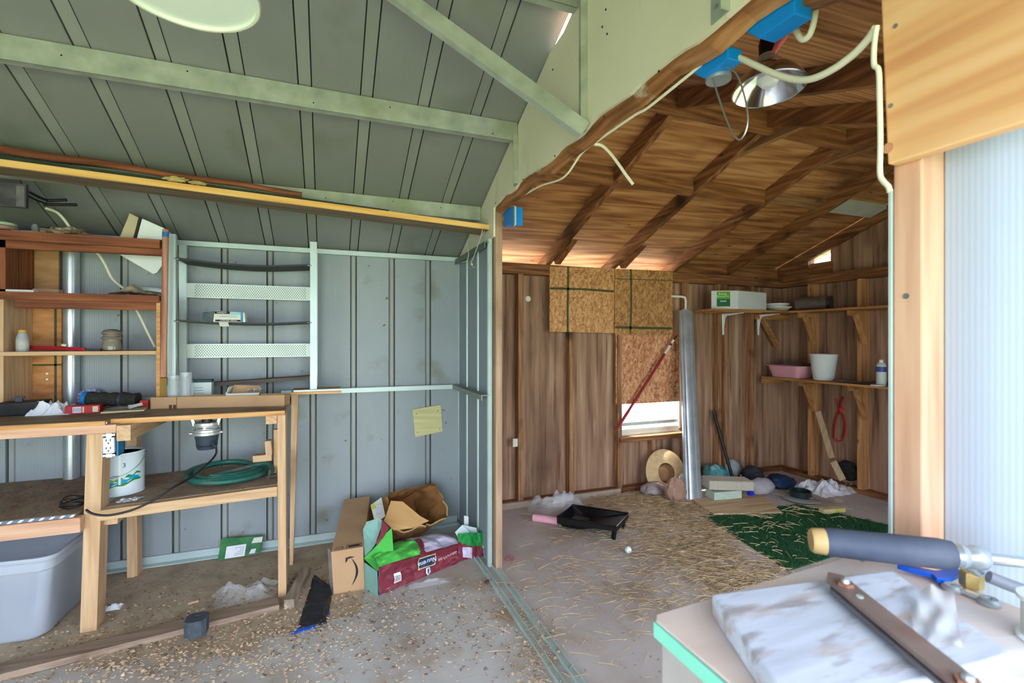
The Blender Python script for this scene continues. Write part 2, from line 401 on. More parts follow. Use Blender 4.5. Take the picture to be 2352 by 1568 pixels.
def strut(y, z0, z1, w=.05):
    g = obj('gable_strut', MB().bx(XP-.004, XP-.001, y-w/2, y+w/2, z0, z1).bx(XP-.026, XP-.001, y-w/2-.003, y-w/2, z0, z1), galv, wg)
    z = z0+.03
    while z < z1:
        obj('screw', MB().cyl((XP-.008, y+.006, z), (XP-.004, y+.006, z), .005, n=8), screw_m, g); z += .085
strut(onX(1186, 300, XP).y, 1.975, 2.20); strut(onX(1340, 150, XP).y, 1.965, 2.50); strut(onX(1655, 30, XP).y, 1.975, 2.24)
# ragged wooden header under the gable boards
n = 40; yy = [2.44-2.0*i/n for i in range(n+1)]
vs = []
for y in yy:
    z = hb(y); j = .010*noise.noise(V((y*7, 3, 1)))
    vs += [V((XP+.012, y, z+.012+j)), V((XP+.012, y, z-.016+j)), V((XP+.050, y, z-.030+j*.5)), V((XP+.050, y, z+.09))]
mbh = MB(); mbh.add(vs, [(i*4+k, i*4+(k+1) % 4, i*4+4+(k+1) % 4, i*4+4+k) for i in range(n) for k in range(4)]+[(0,1,2,3), (n*4+3, n*4+2, n*4+1, n*4)])
obj('header_board', mbh, wood('ragged_header', [L(96,58,32), L(142,94,56), L(176,128,86)], 'y', scale=40, dirt=[(L(206,204,190), 7, .62, .70), (L(64,36,20), 5, .60, .72)]), wg)

roof_rib_m = mat('roof_rib_steel', [L(126,130,127), L(140,143,141)], scale=2, rough=.4)
# --- steel roof: sheets, ribs, purlins
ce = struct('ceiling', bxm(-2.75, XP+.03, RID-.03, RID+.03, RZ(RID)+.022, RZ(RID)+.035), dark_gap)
def slab(x0, x1, ya, yb, dz0, dz1):
    return MB().hexa([(x0, ya, RZ(ya)+dz0), (x1, ya, RZ(ya)+dz0), (x0, yb, RZ(yb)+dz0), (x1, yb, RZ(yb)+dz0),
                      (x0, ya, RZ(ya)+dz1), (x1, ya, RZ(ya)+dz1), (x0, yb, RZ(yb)+dz1), (x1, yb, RZ(yb)+dz1)])
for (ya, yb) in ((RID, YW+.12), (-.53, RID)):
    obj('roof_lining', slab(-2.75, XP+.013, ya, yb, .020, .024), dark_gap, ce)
    for i in range(len(edges)-1):
        x1 = edges[i]-(.027 if i else -.013); x0 = edges[i+1]+.027
        if x1-x0 > .03: obj('roof_panel', slab(x0, x1, ya, yb, 0, .018), roof_m, ce)
    for x in ribx:
        h8 = slab(x-.022, x+.022, ya, yb, .004, .016)
        obj('roof_rib', h8, roof_rib_m, ce)
def purlin(y, dep=.088, fl=.035, x1=XP-.004):
    z = RZ(y); b0 = .004
    mb = MB().bx(-2.72, x1, y-.002, y+.002, z-dep, z-.004).bx(-2.72, x1, y, y+fl, z-dep, z-dep+.004).bx(-2.72, x1, y, y+fl-.01, z-.022, z-.018)
    p = obj('purlin', mb, galv, ce)
    for k in range(9):
        x = -2.2+.36*k+random.uniform(-.1, .1); zz = z-random.uniform(.02, .075)
        obj('screw_hole', MB().cyl((x, y-.003, zz), (x, y-.001, zz), .003, n=8), black_pl, p)
purlin(2.085); purlin(2.665, dep=.082); purlin(1.50)
# diagonal brace, channel shaped
pa, pb = onX(1345, 296, XP-.02), V((.06, 1.60, 2.46))
d = (pb-pa).normalized(); sd = d.cross(V((0,1,0))).normalized()
br = MB()
br.bar(pa, pb, .055, .003, up=(0,1,0)); br.bar(pa+V((0,.013,0))+sd*.027, pb+V((0,.013,0))+sd*.027, .003, .028, up=(0,1,0)); br.bar(pa+V((0,.013,0))-sd*.027, pb+V((0,.013,0))-sd*.027, .003, .028, up=(0,1,0))
obj('diagonal_brace', br, galv, ce)
# --- remaining walls of the steel shed
struct('wall_left', bxm(-2.76, -2.73, -.52, YW+.02, 0, 1.85).prism([(-2.76, -.52, 1.85), (-2.76, RID, 2.60), (-2.76, YW+.02, 1.85)], (.03, 0, 0)), siding_y)
struct('wall_front', MB().bx(-2.73, -2.45, -.52, -.50, 0, 1.80).bx(-2.45, .93, -.52, -.50, 1.77, 1.80), siding)

# --- wooden shed
FW = 3.40
wf = struct('wall_far', MB().bx(.90, 4.10, 3.31, 3.40, 0, .038).bx(.90, 4.10, 3.31, 3.40, 1.735, 1.775).bx(.90, 4.10, 3.31, 3.40, 1.776, 1.815), raftX)
stx = [(.905,.945), (1.325,1.366), (1.752,1.796), (2.193,2.232), (2.868,2.908), (3.235,3.275), (3.305,3.345), (3.62,3.66), (4.085,4.10)]
WX0, WX1, WZ0, WZ1 = 2.232, 2.868, .46, 1.30
def ply(x0, x1, z0, z1):
    obj('plywood_panel', bxm(x0, x1, 3.385, 3.40, z0, z1), shed_ply, wf)
for a, b_ in zip(stx, stx[1:]):
    if abs(a[1]-WX0) < .01:
        ply(a[0]+.02, b_[0]+.02, .038, WZ0-.04); ply(a[0]+.02, b_[0]+.02, WZ1, 1.735)
    else: ply(a[0]+.02, b_[0]+.02-.002, .038, 1.735)
for a, b_ in stx[:-1]: obj('stud', bxm(a, b_, 3.318, 3.384, .038, 1.735), studZ, wf)
obj('stud', bxm(2.53, 2.575, 3.33, 3.384, .038, WZ0-.05), studZ, wf)
obj('window_sill_plate', bxm(WX0-.03, WX1+.03, 3.29, 3.384, WZ0-.05, WZ0-.012), raftX, wf)
obj('base_strip', bxm(.92, 2.2, 3.285, 3.309, 0, .045), mat('dusty_strip', [L(150,134,118), L(176,164,150)], scale=8, rough=.9), wf)
# window
wn = struct('window_1', MB().bx(WX0, WX1, 3.37, 3.43, WZ0-.012, WZ0+.012).bx(WX0, WX0+.018, 3.37, 3.43, WZ0, WZ1).bx(WX1-.018, WX1, 3.37, 3.43, WZ0, WZ1).bx(WX0, WX1, 3.37, 3.43, WZ1-.02, WZ1), off_white)
obj('sash_rail', MB().bx(WX0+.018, WX1-.018, 3.385, 3.415, .525, .552), alu, wn)
obj('sash_rail', MB().bx(WX0+.018, WX1-.018, 3.39, 3.42, WZ0+.012, WZ0+.035), off_white, wn)
obj('pane', bxm(WX0+.018, WX1-.018, 3.402, 3.405, .552, WZ1-.02), mat('window_glass', [L(240,244,244)], rough=.03, alpha=.12, spec=.5), wn)
obj('stop_strip', bxm(WX0-.004, WX0+.016, 3.350, 3.37, WZ0-.01, 1.29), off_white, wn)
# right wall of the wooden shed
RX = 4.10
w2 = struct('wall_right', MB().bx(RX-.09, RX, .45, FW, 1.735, 1.775).bx(RX-.09, RX, .45, FW, 1.776, 1.815).bx(RX-.09, RX, .45, FW-.09, 0, .038), raftY)
gy = [3.386, onX(1870, 800, RX-.05).y, onX(1985, 800, RX-.05).y, 2.05, 1.45, .85, .45]
for i in range(len(gy)-1): obj('plywood_panel', bxm(RX-.014, RX, gy[i+1]+.001, gy[i]-.001, .038, 1.735), shed_ply, w2)
newstud = wood('new_stud', [L(150,104,62), L(184,134,86), L(204,158,112)], 'z', scale=40, knots=L(96,56,32))
for y in gy[1:-1]: obj('stud', bxm(RX-.105, RX-.015, y-.02, y+.02, .038, 1.735), newstud, w2)
obj('gable_panel', MB().prism([(RX, 2.90, 1.816), (RX, .5, 1.816), (RX, .5, SZ(.5)-.06), (RX, 1.9, SZ(1.9)-.02), (RX, 2.90, SZ(2.90)-.01)], (-.014, 0, 0)), shed_ply, w2)
obj('gable_filler', MB().prism([(RX, 3.06, 1.816), (RX, 3.40, 1.816), (RX, 3.40, SZ(3.40)), (RX, 3.06, SZ(3.06))], (-.08, 0, 0)), raftY, w2)
obj('gable_filler', bxm(RX-.04, RX, 2.88, 3.06, 1.816, 1.925), raftY, w2)
# unseen near wall of the wooden shed, doorway added to let in light
struct('wall_near', MB().bx(.98, 1.55, .40, .42, 0, 1.9).bx(2.75, 4.10, .40, .42, 0, 1.9).bx(1.55, 2.75, .40, .42, 1.82, 1.9), shed_ply)
# roof of the wooden shed
c2 = struct('ceiling', bxm(.90, 4.25, 1.882, 1.918, SZ(1.9)-.12, SZ(1.9)+.005), raftX)
def rbox(x0, x1, ya, yb, d0, d1):
    return MB().hexa([(x0, ya, SZ(ya)+d0), (x1, ya, SZ(ya)+d0), (x0, yb, SZ(yb)+d0), (x1, yb, SZ(yb)+d0), (x0, ya, SZ(ya)+d1), (x1, ya, SZ(ya)+d1), (x0, yb, SZ(yb)+d1), (x1, yb, SZ(yb)+d1)])
for (ya, yb) in ((2.482, 3.72), (1.9, 2.478), (1.33, 1.9), (.10, 1.327)):
    for (x0, x1) in ((.86, 1.597), (1.60, 2.797), (2.80, 3.997), (4.0, 4.3)):
        obj('sheathing_panel', rbox(x0, x1, ya, yb, 0, .013), roof_ply, c2)
RFX = [.925, 1.60, 2.19, 2.80, 3.40, 4.02]
for x in RFX:
    obj('rafter', rbox(x-.019, x+.019, 1.92, 3.70, -.090, -.001), raftY, c2)
    obj('rafter', rbox(x-.019, x+.019, .12, 1.88, -.090, -.001), raftY, c2)
pale = mat('pale_painted_block', [L(196,200,196), L(176,178,170)], scale=6, rough=.7)
for a, b_, m_ in ((.945, 1.58, raftX), (1.62, 2.17, raftX), (2.21, 2.78, raftX)):
    obj('blocking', rbox(a, b_, 2.43, 2.468, -.088, -.002), m_, c2)
obj('blocking', rbox(2.82, 3.38, 2.43, 2.52, -.03, -.002), studX, c2)
obj('blocking', rbox(3.42, 4.0, 2.40, 2.52, -.03, -.002), pale, c2)
for x, z in ((2.235, 2.36), (2.845, 2.36)):
    obj('collar_tie', bxm(x-.019, x+.019, 1.35, 2.33, z-.045, z+.045), wood('tie_y%d' % int(x*100), [L(104,70,44), L(140,100,66), L(162,122,86)], 'y', scale=40), c2)
obj('sun_seal_strip', MB().prism([(.887, 3.04, 2.0), (.887, .80, 2.0), (.887, .80, SZ(.80)), (.887, 1.9, SZ(1.9)), (.887, 3.04, SZ(3.04))], (.012, 0, 0)), raftY, c2)  # added board behind the header, stops sun leaking in between the roofs
obj('sun_seal_strip', bxm(.848, .899, 2.55, 3.40, 0, 1.95), raftZ, c2)  # added filler for the slit between the sheds, blocks stray sun
for ya, yb in ((3.08, 1.80), (1.44, .82)):
    yy_ = [ya+(yb-ya)*k/8 for k in range(9)]
    obj('sun_seal_cap', MB().prism([(.846, y, RZ(y)-.05) for y in yy_]+[(.846, y, max(SZ(y), RZ(y)+.03)) for y in yy_[::-1]], (.006, 0, 0)), raftY, c2)  # added boards over the cavity above the gable, keep sun out
# wedge blocks nailed beside the rafter feet
for x in (1.60, 2.19):
    obj('wedge_block', MB().prism([(x+.020, 3.30, 1.82), (x+.020, 3.36, 1.90), (x+.020, 3.16, 1.975), (x+.020, 3.02, 1.955)], (.045, 0, 0)), raftY, c2)
obj('eave_block', bxm(2.82, 4.06, 3.36, 3.395, 1.816, 1.915), raftX, c2)
obj('eave_block', bxm(.945, 1.0, 3.36, 3.395, 1.816, 1.915), raftX, c2)
# post between the two sheds, at the far end of the opening
one('door_post', 'tan wooden post at the far edge of the opening between the sheds', 'post', bxm(.846, .884, 2.45, 2.54, 0, 1.94), wood('old_post', [L(146,116,92), L(168,138,112), L(186,158,132)], 'z', scale=40, dirt=[(L(120,84,58), 4, .6, .8)]), bev=.002)
# near post, wide plank and ribbed sheet at the right
one('door_post', 'pinkish fir post under the wide plank at the right edge', 'post', bxm(.880, .965, .476, .518, 0, 2.0), firZ, bev=.003)
bm_ = thing('lintel_board', 'wide pale plank across the top right corner', 'plank', (.868, .0, 1.53))
obj('plank', MB().hexa([(.855, -.42, 1.535), (.879, -.42, 1.535), (.855, .512, 1.535), (.879, .512, 1.535), (.855, -.42, 2.02), (.879, -.42, 2.02), (.855, .530, 2.02), (.879, .530, 2.02)]),
    wood('lintel_wood', [L(200,140,92), L(220,168,116), L(230,186,140)], 'y', scale=14), bm_, bev=.003)
for (u, v) in ((2047, 243), (2058, 60)):
    p = onX(u, v, .855); obj('screw', MB().cyl(p+V((-.002,0,0)), p, .0035, n=12), screw_m, bm_)
p = onX(2040, 340, .855); obj('knot', MB().cyl(p+V((-.0006,0,0)), p, .0085, n=18), mat('knot_wood', [L(176,122,88), L(196,144,106)], scale=90, rough=.8), bm_)
p = onX(2083, 680, .88); pp = MB().cyl(p+V((-.002,0,0)), p, .0045, n=12)
one('screw', 'grey screw head in the face of the fir post', 'screw', pp, screw_m)
pm = bpy.data.materials.new('translucent_ribbed_sheet'); pm.use_nodes = True; nt = pm.node_tree
nt.nodes.remove(nt.nodes['Principled BSDF'])
tr = nt.nodes.new('ShaderNodeBsdfTranslucent'); df = nt.nodes.new('ShaderNodeBsdfDiffuse'); mx = nt.nodes.new('ShaderNodeMixShader'); wv = nt.nodes.new('ShaderNodeTexWave')
tcn = nt.nodes.new('ShaderNodeTexCoord'); cr = nt.nodes.new('ShaderNodeValToRGB')
wv.bands_direction = 'Y'; wv.inputs['Scale'].default_value = 40; wv.inputs['Distortion'].default_value = .6
cr.color_ramp.elements[0].color = L(204,214,230); cr.color_ramp.elements[1].color = L(214,224,238)
nt.links.new(tcn.outputs['Object'], wv.inputs['Vector']); nt.links.new(wv.outputs['Fac'], cr.inputs[0])
for q in (tr, df): nt.links.new(cr.outputs[0], q.inputs[0])
mx.inputs[0].default_value = .5
nt.links.new(tr.outputs[0], mx.inputs[1]); nt.links.new(df.outputs[0], mx.inputs[2]); nt.links.new(mx.outputs[0], nt.nodes['Material Output'].inputs[0])
struct('wall_sheet', bxm(.935, .941, -.50, .474, 0, 2.0), pm)
struct('trim_1', MB().bx(.876, .880, .519, .523, 0, 1.50).bx(.880, .90, .519, .522, 0, 1.50), alu)
# ================================================================== PLANKS AND LAMP UNDER THE STEEL ROOF
pl = thing('overhead_plank', 'long weathered plank laid across under the steel roof', 'plank', (-.3, 2.55, 1.87))
pA, pB = V((-2.0, 2.46, 1.955)), V((.845, 2.52, 1.850))
mb = MB(); mb.hexa([pA+V((0,0,0)), pB+V((0,0,0)), pA+V((0,.14,0)), pB+V((0,.14,0)), pA+V((0,0,.032)), pB+V((0,0,.032)), pA+V((0,.14,.032)), pB+V((0,.14,.032))])
obj('board', mb, wood('weathered_plank', [L(96,78,62), L(122,104,84), L(140,124,102)], 'x', scale=40), pl, bev=.002)
mb = MB(); e = V((0,-.004,.0)); mb.hexa([pA+e+V((0,0,.003)), pB+e+V((0,0,.003)), pA+V((0,.0,.003)), pB+V((0,.0,.003)), pA+e+V((0,0,.030)), pB+e+V((0,0,.030)), pA+V((0,.0,.030)), pB+V((0,.0,.030))])
tag(obj('sawn_edge', mb, wood('sawn_edge', [L(206,150,76), L(224,174,98), L(232,188,116)], 'x', scale=30, knots=L(140,84,40)), pl), 'fresh orange sawn edge')
mb = MB(); qA, qB = V((-2.0, 2.53, 2.055)), V((-.12, 2.545, 1.955))
one('wooden_pole', 'brown round pole lying behind the long overhead plank', 'pole', MB().tube([qA+(qB-qA)*(i/14)+V((0, 0, .004*math.sin(i*1.7))) for i in range(15)], [.018-.006*i/14 for i in range(15)], n=12), redX, smooth=True)
one('dark_strip', 'thin dark green strip lying between pole and overhead plank', 'strip', MB().hexa([pA+V((.1,.03,.036)), pB+V((-.55,.03,.036+.0205)), pA+V((.1,.06,.036)), pB+V((-.55,.06,.036+.0205)), pA+V((.1,.03,.052)), pB+V((-.55,.03,.070)), pA+V((.1,.06,.052)), pB+V((-.55,.06,.070))]), mat('dark_green_strip', [L(32,52,44), L(52,66,50)], scale=20, rough=.6))
for i, x in enumerate((-.62, -.54)):
    z = pA.z+(pB.z-pA.z)*((x-pA.x)/(pB.x-pA.x))+.0335
    one('foam_scrap', ('larger' if i == 0 else 'smaller')+' yellowish foam scrap on the overhead plank', 'scrap', MB().blob((x, 2.485, z+.011-.004*i), (.042-.01*i, .015, .012-.004*i), .5, 2.5, seed=i+3, flat=-.0105+.004*i), mat('foam_scrap%d' % i, [L(196,180,120), L(170,150,92)], scale=40, rough=.9), smooth=True)
# white round lamp shade hanging under the roof
lc = V((-.315, 1.315, 2.075))
lt = thing('pendant_lamp', 'round white lamp shade hanging at the top edge', 'lamp', lc)
obj('lamp_shade', MB().lathe([(.0,.030), (.06,.032), (.10,.02), (.148,.006), (.158,-.004), (.158,-.012), (.152,-.012), (.150,-.004), (.0,-.002)], lc, n=56), mat('white_enamel', [L(222,234,222)], rough=.25, spec=.5, coat=.3), lt, smooth=True)
obj('rim', MB().tube([lc+V((.158*math.cos(t*math.pi/28), .158*math.sin(t*math.pi/28), -.009)) for t in range(56)], .0035, n=6, closed=True), mat('worn_rim', [L(206,204,176), L(160,140,100)], scale=30, rough=.5), lt, smooth=True)
obj('hanger', MB().cyl(lc+V((0,0,.028)), lc+V((0,0,.46)), .006), off_white, lt)
# dark junction box with prongs at the left, under the roof
jt = thing('shelf_bracket', 'dark steel bracket with two black prongs at the upper left', 'bracket', onY(20, 480, 2.75))
a0 = onY(0, 425, 2.72); a1 = onY(66, 480, 2.72)
obj('mounting_plate', MB().bx(-1.75, a1.x, 2.70, 2.72, a1.z, a0.z+.01), mat('dusty_dark_steel', [L(62,60,64), L(96,94,98)], scale=18, rough=.5, metal=.4), jt, bev=.002)
obj('plate_end', MB().bx(a1.x-.03, a1.x-.002, 2.694, 2.699, a1.z+.003, a0.z-.002), mat('worn_steel', [L(120,118,120), L(88,88,90)], scale=30, rough=.5, metal=.4), jt)
pts = [onY(66, 445, 2.73), onY(85, 455, 2.74), onY(108, 464, 2.75)]
obj('hook_arm', MB().tube(spline(pts, 5), .013, n=10), black_pl, jt, smooth=True)
obj('prong', MB().tube([onY(100, 461, 2.75), onY(153, 459, 2.75)], .0065, n=10), black_pl, jt, smooth=True)
obj('prong', MB().tube([onY(100, 470, 2.76), onY(177, 470, 2.76)], .0065, n=10), black_pl, jt, smooth=True)
# cream cable hanging behind the shelves
cab = [onY(105, 478, 2.98), onY(130, 487, 2.98), onY(148, 505, 2.98), onY(166, 530, 3.0), onY(190, 556, 3.05), onY(222, 580, 3.08), onY(240, 605, 3.08), onY(258, 640, 3.08), onY(285, 664, 3.06), onY(300, 690, 3.06), onY(318, 720, 3.08), onY(340, 765, 3.08), onY(356, 797, 3.07)]
one('hanging_cable', 'cream cable dangling down behind the reddish shelves', 'cable', MB().tube(spline(cab, 6), .0065, n=8), cream_cord, smooth=True)
# white twine on the return wall rail
tw = thing('twine', 'white twine tied over the rail in the shed corner', 'twine', onX(1090, 560, XP-.03))
def onret(u, v, dx=.036): return onX(u, v, XP-dx)
obj('strand', MB().tube(spline([onret(1108, 528), onret(1104, 545), onret(1098, 562), onret(1088, 590), onret(1082, 604), onret(1086, 612), onret(1090, 614)], 6), .0022, n=6), off_white, tw, smooth=True)
obj('strand', MB().tube(spline([onret(1113, 532), onret(1096, 548), onret(1076, 552), onret(1073, 563), onret(1076, 580), onret(1073, 598), onret(1060, 602)], 6), .0022, n=6), off_white, tw, smooth=True)
obj('knot', MB().blob(onret(1084, 607), (.005, .005, .007), .4, 3), off_white, tw, smooth=True)

# ================================================================== WORKBENCH
BZ = .905
wbn = thing('workbench', 'rough timber workbench along the steel wall with plywood tops', 'workbench', (-.7, 2.85, 0))
def leg(name, bot, top, w, d_, m=pineZ):
    b0, t0 = V(bot), V(top)
    obj(name, MB().hexa([b0+V((-w/2,-d_/2,0)), b0+V((w/2,-d_/2,0)), b0+V((-w/2,d_/2,0)), b0+V((w/2,d_/2,0)), t0+V((-w/2,-d_/2,0)), t0+V((w/2,-d_/2,0)), t0+V((-w/2,d_/2,0)), t0+V((w/2,d_/2,0))]), m, wbn, bev=.002)
leg('leg', (-.953, 2.59, 0), (-.930, 2.59, .856), .058, .085)
leg('leg', (-.207, 2.60, 0), (-.211, 2.60, BZ-.02), .036, .085)
leg('leg', (-.955, 3.08, 0), (-.965, 3.10, BZ-.02), .045, .075)
leg('leg', (-.245, 3.10, 0), (-.245, 3.10, BZ-.023), .04, .04)
top_m = wood('dusty_top', [L(136,112,92), L(156,132,110), L(172,148,126)], 'x', scale=24, dirt=[(L(118,94,74), 5, .55, .7)])
edge_m = wood('plywood_edge', [L(172,116,66), L(204,150,92), L(224,176,122)], 'x', scale=70, wv=False)
def top(x0, x1, y0, y1, z0, z1):
    t = obj('bench_top', bxm(x0, x1, y0+.004, y1, z0, z1), top_m, wbn)
    obj('plywood_edge', bxm(x0, x1, y0, y0+.0039, z0, z1-.001), edge_m, t)
top(-.875, -.195, 2.545, 3.112, BZ-.022, BZ)
top(-2.1, -.80, 2.50, 3.13, BZ-.002, BZ+.013) if False else top(-2.1, -.877, 2.495, 3.112, BZ-.018, BZ)
obj('apron', MB().bx(-2.1, -.842, 2.505, 2.543, .850, BZ-.0185), firX, wbn, bev=.002)
obj('cross_beam', MB().hexa([V((-.840,2.50,.815)), V((-.79,2.50,.815)), V((-.83,3.12,.815)), V((-.79,3.12,.815)), V((-.840,2.50,.882)), V((-.79,2.50,.882)), V((-.83,3.12,.882)), V((-.79,3.12,.882))]), pineY, wbn, bev=.002)
obj('corner_block', bxm(-.28, -.231, 2.565, 2.64, .84, .882), pineY, wbn, bev=.002)
obj('shelf_rail', MB().hexa([(-.925,2.545,.470), (-.229,2.565,.490), (-.925,2.583,.470), (-.229,2.60,.490), (-.925,2.545,.515), (-.229,2.565,.537), (-.925,2.583,.515), (-.229,2.60,.537)]), pineX, wbn, bev=.002)
obj('shelf_rail', bxm(-2.1, -.962, 2.50, 2.538, .446, .508), firX, wbn, bev=.002)
obj('shelf_spacer', bxm(-.922, -.865, 2.59, 2.95, .436, .474), pineY, wbn, bev=.002)
dsh = mat('dust_covered_shelf', [L(138,116,98), L(158,136,116), L(172,152,132)], scale=12, rough=.95, bump=.3, dirt=[(L(112,86,68), 36, .60, .70), (L(186,166,144), 50, .66, .7)])
obj('lower_shelf', MB().hexa([(-.915,2.584,.512), (-.235,2.604,.534), (-.915,3.12,.512), (-.235,3.12,.534), (-.915,2.584,.517), (-.235,2.604,.539), (-.915,3.12,.517), (-.235,3.12,.539)]), dsh, wbn)
obj('lower_shelf', bxm(-2.1, -.985, 2.515, 3.185, .5085, .522), dsh, wbn)
tp = obj('printed_edge_tape', bxm(-2.1, -.985, 2.511, 2.5145, .509, .521), mat('blue_grey_tape', [L(96,116,140)], rough=.5), wbn)
for k in range(10):
    x = -1.30+.033*k; obj('tape_dash', MB().add([(x, 2.5105, .510), (x+.012, 2.5105, .510), (x+.022, 2.5105, .520), (x+.010, 2.5105, .520)], [(0,1,2,3)]), white_print, tp)
for (u, v) in ((216, 975), (243, 971)):
    p = onY(u, v, 2.505); obj('screw', MB().cyl(p+V((0,-.002,0)), p, .0055, n=12), screw_m, wbn)
p = onY(643, 946, 2.5575); obj('screw', MB().cyl(p+V((0,-.002,0)), p, .004, n=10), mat('rust_screw', [L(150,96,56)], rough=.6), wbn)
# short plank resting on bench and wall rail at the right end
one('ledge_plank', 'short plywood plank reaching past the right bench end', 'plank', MB().hexa([(-.185,2.74,.9435), (.065,2.90,.9435), (-.30,3.12,.9435), (.065,3.12,.9435), (-.185,2.74,.957), (.065,2.90,.957), (-.30,3.12,.957), (.065,3.12,.957)]) if False else bxm(-.19, .07, 2.88, 3.13, .9435, .957), edge_m)
one('ledge_support', 'slim timber prop under the short plywood plank', 'post', MB().hexa([(-.199,2.90,0), (-.180,2.90,0), (-.199,2.94,0), (-.180,2.94,0), (-.190,2.90,.943), (-.155,2.90,.943), (-.190,2.94,.943), (-.155,2.94,.943)]), pineZ, bev=.002)
one('aluminium_bar', 'flat pale aluminium bar lying on the short plywood plank', 'bar', bxm(-.178, .075, 2.885, 2.93, .958, .967), alu)
# offcut corner brackets on the lower shelf
ct = thing('timber_offcut', 'L shaped pine offcut leaning on the bench lower shelf', 'offcut', onY(612, 1075, 2.80))
p0, p1, p2 = onY(582, 1052, 2.80), onY(625, 1048, 2.80), onY(622, 1010, 2.80)
obj('block', MB().bar(p0, p1, .05, .034, up=(0,0,1)), pineX, ct, bev=.002)
obj('block', MB().bar(p1+V((-.012,0,.014)), p2+V((-.012,0,0)), .05, .030, up=(1,0,0)), pineZ, ct, bev=.002)
obj('block', bxm(p2.x+.012, p2.x+.032, 2.81, 2.86, .541, p2.z+.05), pineZ, ct, bev=.002)
bk = thing('metal_clamp', 'small rusty metal clamp beside the pine offcut', 'clamp', V((-.255, 2.70, .541)))
rust = mat('rusty_steel', [L(70,56,50), L(104,90,82)], scale=40, rough=.6, metal=.5)
q = V((-.27, 2.70, .541)); obj('jaw', MB().bar(q+V((-.03,0,.012)), q+V((.03,.02,.012)), .02, .012).bar(q+V((.025,.02,.012)), q+V((.035,.02,.06)), .02, .008), rust, bk)
obj('bolt', MB().cyl(q+V((-.01,-.012,.006)), q+V((-.01,.03,.035)), .006, n=10), screw_m, bk)
# paint can
pc = V(((onY(243, 1120, 2.88).x+onY(345, 1110, 2.88).x)/2, 2.80, .521)); R_ = .087
cn = thing('paint_can', 'white paint can with green and blue brush stroke print', 'paint can', pc)
canw = mat('can_white', [L(206,220,228), L(220,230,236)], scale=4, rough=.35)
obj('body', MB().lathe([(R_,0), (R_+.002,.003), (R_,.006), (R_,.186), (R_+.003,.190), (R_+.002,.197), (R_-.006,.197), (R_-.012,.192), (R_-.012,.186), (0,.186)], pc, n=48), canw, cn, smooth=True)
tag(obj('lid_well', MB().lathe([(.0,.188), (R_-.013,.188)], pc, n=40), mat('rusty_lid', [L(120,96,84), L(150,126,112)], scale=25, rough=.7), cn), 'rusty lid')
def cyl_strip(zf0, zf1, t0, t1, r, n=24):
    mb = MB()
    def fn(a, b_):
        t = t0+(t1-t0)*a; z = zf0(a)+(zf1(a)-zf0(a))*b_; return pc+V((r*math.cos(t), r*math.sin(t), z))
    return mb.grid(n, 2, fn)
A0, A1 = math.radians(-150), math.radians(-20)
gr1, gr2, blu = (mat(n_, [c], rough=.4) for n_, c in (('print_green', L(30,140,60)), ('print_light_green', L(120,190,90)), ('print_blue', L(20,150,214))))
for m_, o_, wd, s0, s1 in ((gr1, .022, .012, 0, 1), (blu, .034, .013, .12, .95), (gr2, .050, .006, .1, .6), (gr1, .050, .009, .35, 1)):
    obj('brush_print', cyl_strip(lambda a, o_=o_: o_+.052*(s0+(s1-s0)*a)*.9+.004*math.sin(a*17), lambda a, o_=o_, wd=wd: o_+wd+.052*(s0+(s1-s0)*a)*.9+.005*math.sin(a*23+1), A0+(A1-A0)*s0, A0+(A1-A0)*s1, R_+.0008+.0004*(m_ == blu)+.0008*(m_ == gr2)), m_, cn)
obj('paint_drip', cyl_strip(lambda a: .055, lambda a: .19, math.radians(-80), math.radians(-74), R_+.0024, 4), white_pl, cn)
for ch, t, z, sz in (('V', -122, .130, .026), ('7', -108, .135, .03), ('3', -66, .142, .028)):
    t = math.radians(t); text(ch, pc+V(((R_+.0015)*math.cos(t), (R_+.0015)*math.sin(t), z)), (-math.sin(t), math.cos(t), 0), (0,0,1), sz, dk_grey, cn)
t = math.radians(-95); text('PAINT + PRIMER', pc+V(((R_+.003)*math.cos(t), (R_+.003)*math.sin(t), .096)), (-math.sin(t), math.cos(t), 0), (0,0,1), .008, dk_grey, cn)
bp = [pc+V(((R_+.006)*math.cos(math.radians(a)), (R_+.006)*math.sin(math.radians(a)), .165-.075*math.sin(math.radians(a+185)*1.0 if False else math.radians((a+185)/1.0)))) for a in range(-185, 6, 10)]
obj('wire_handle', MB().tube(bp, .0016, n=6), screw_m, cn, smooth=True)
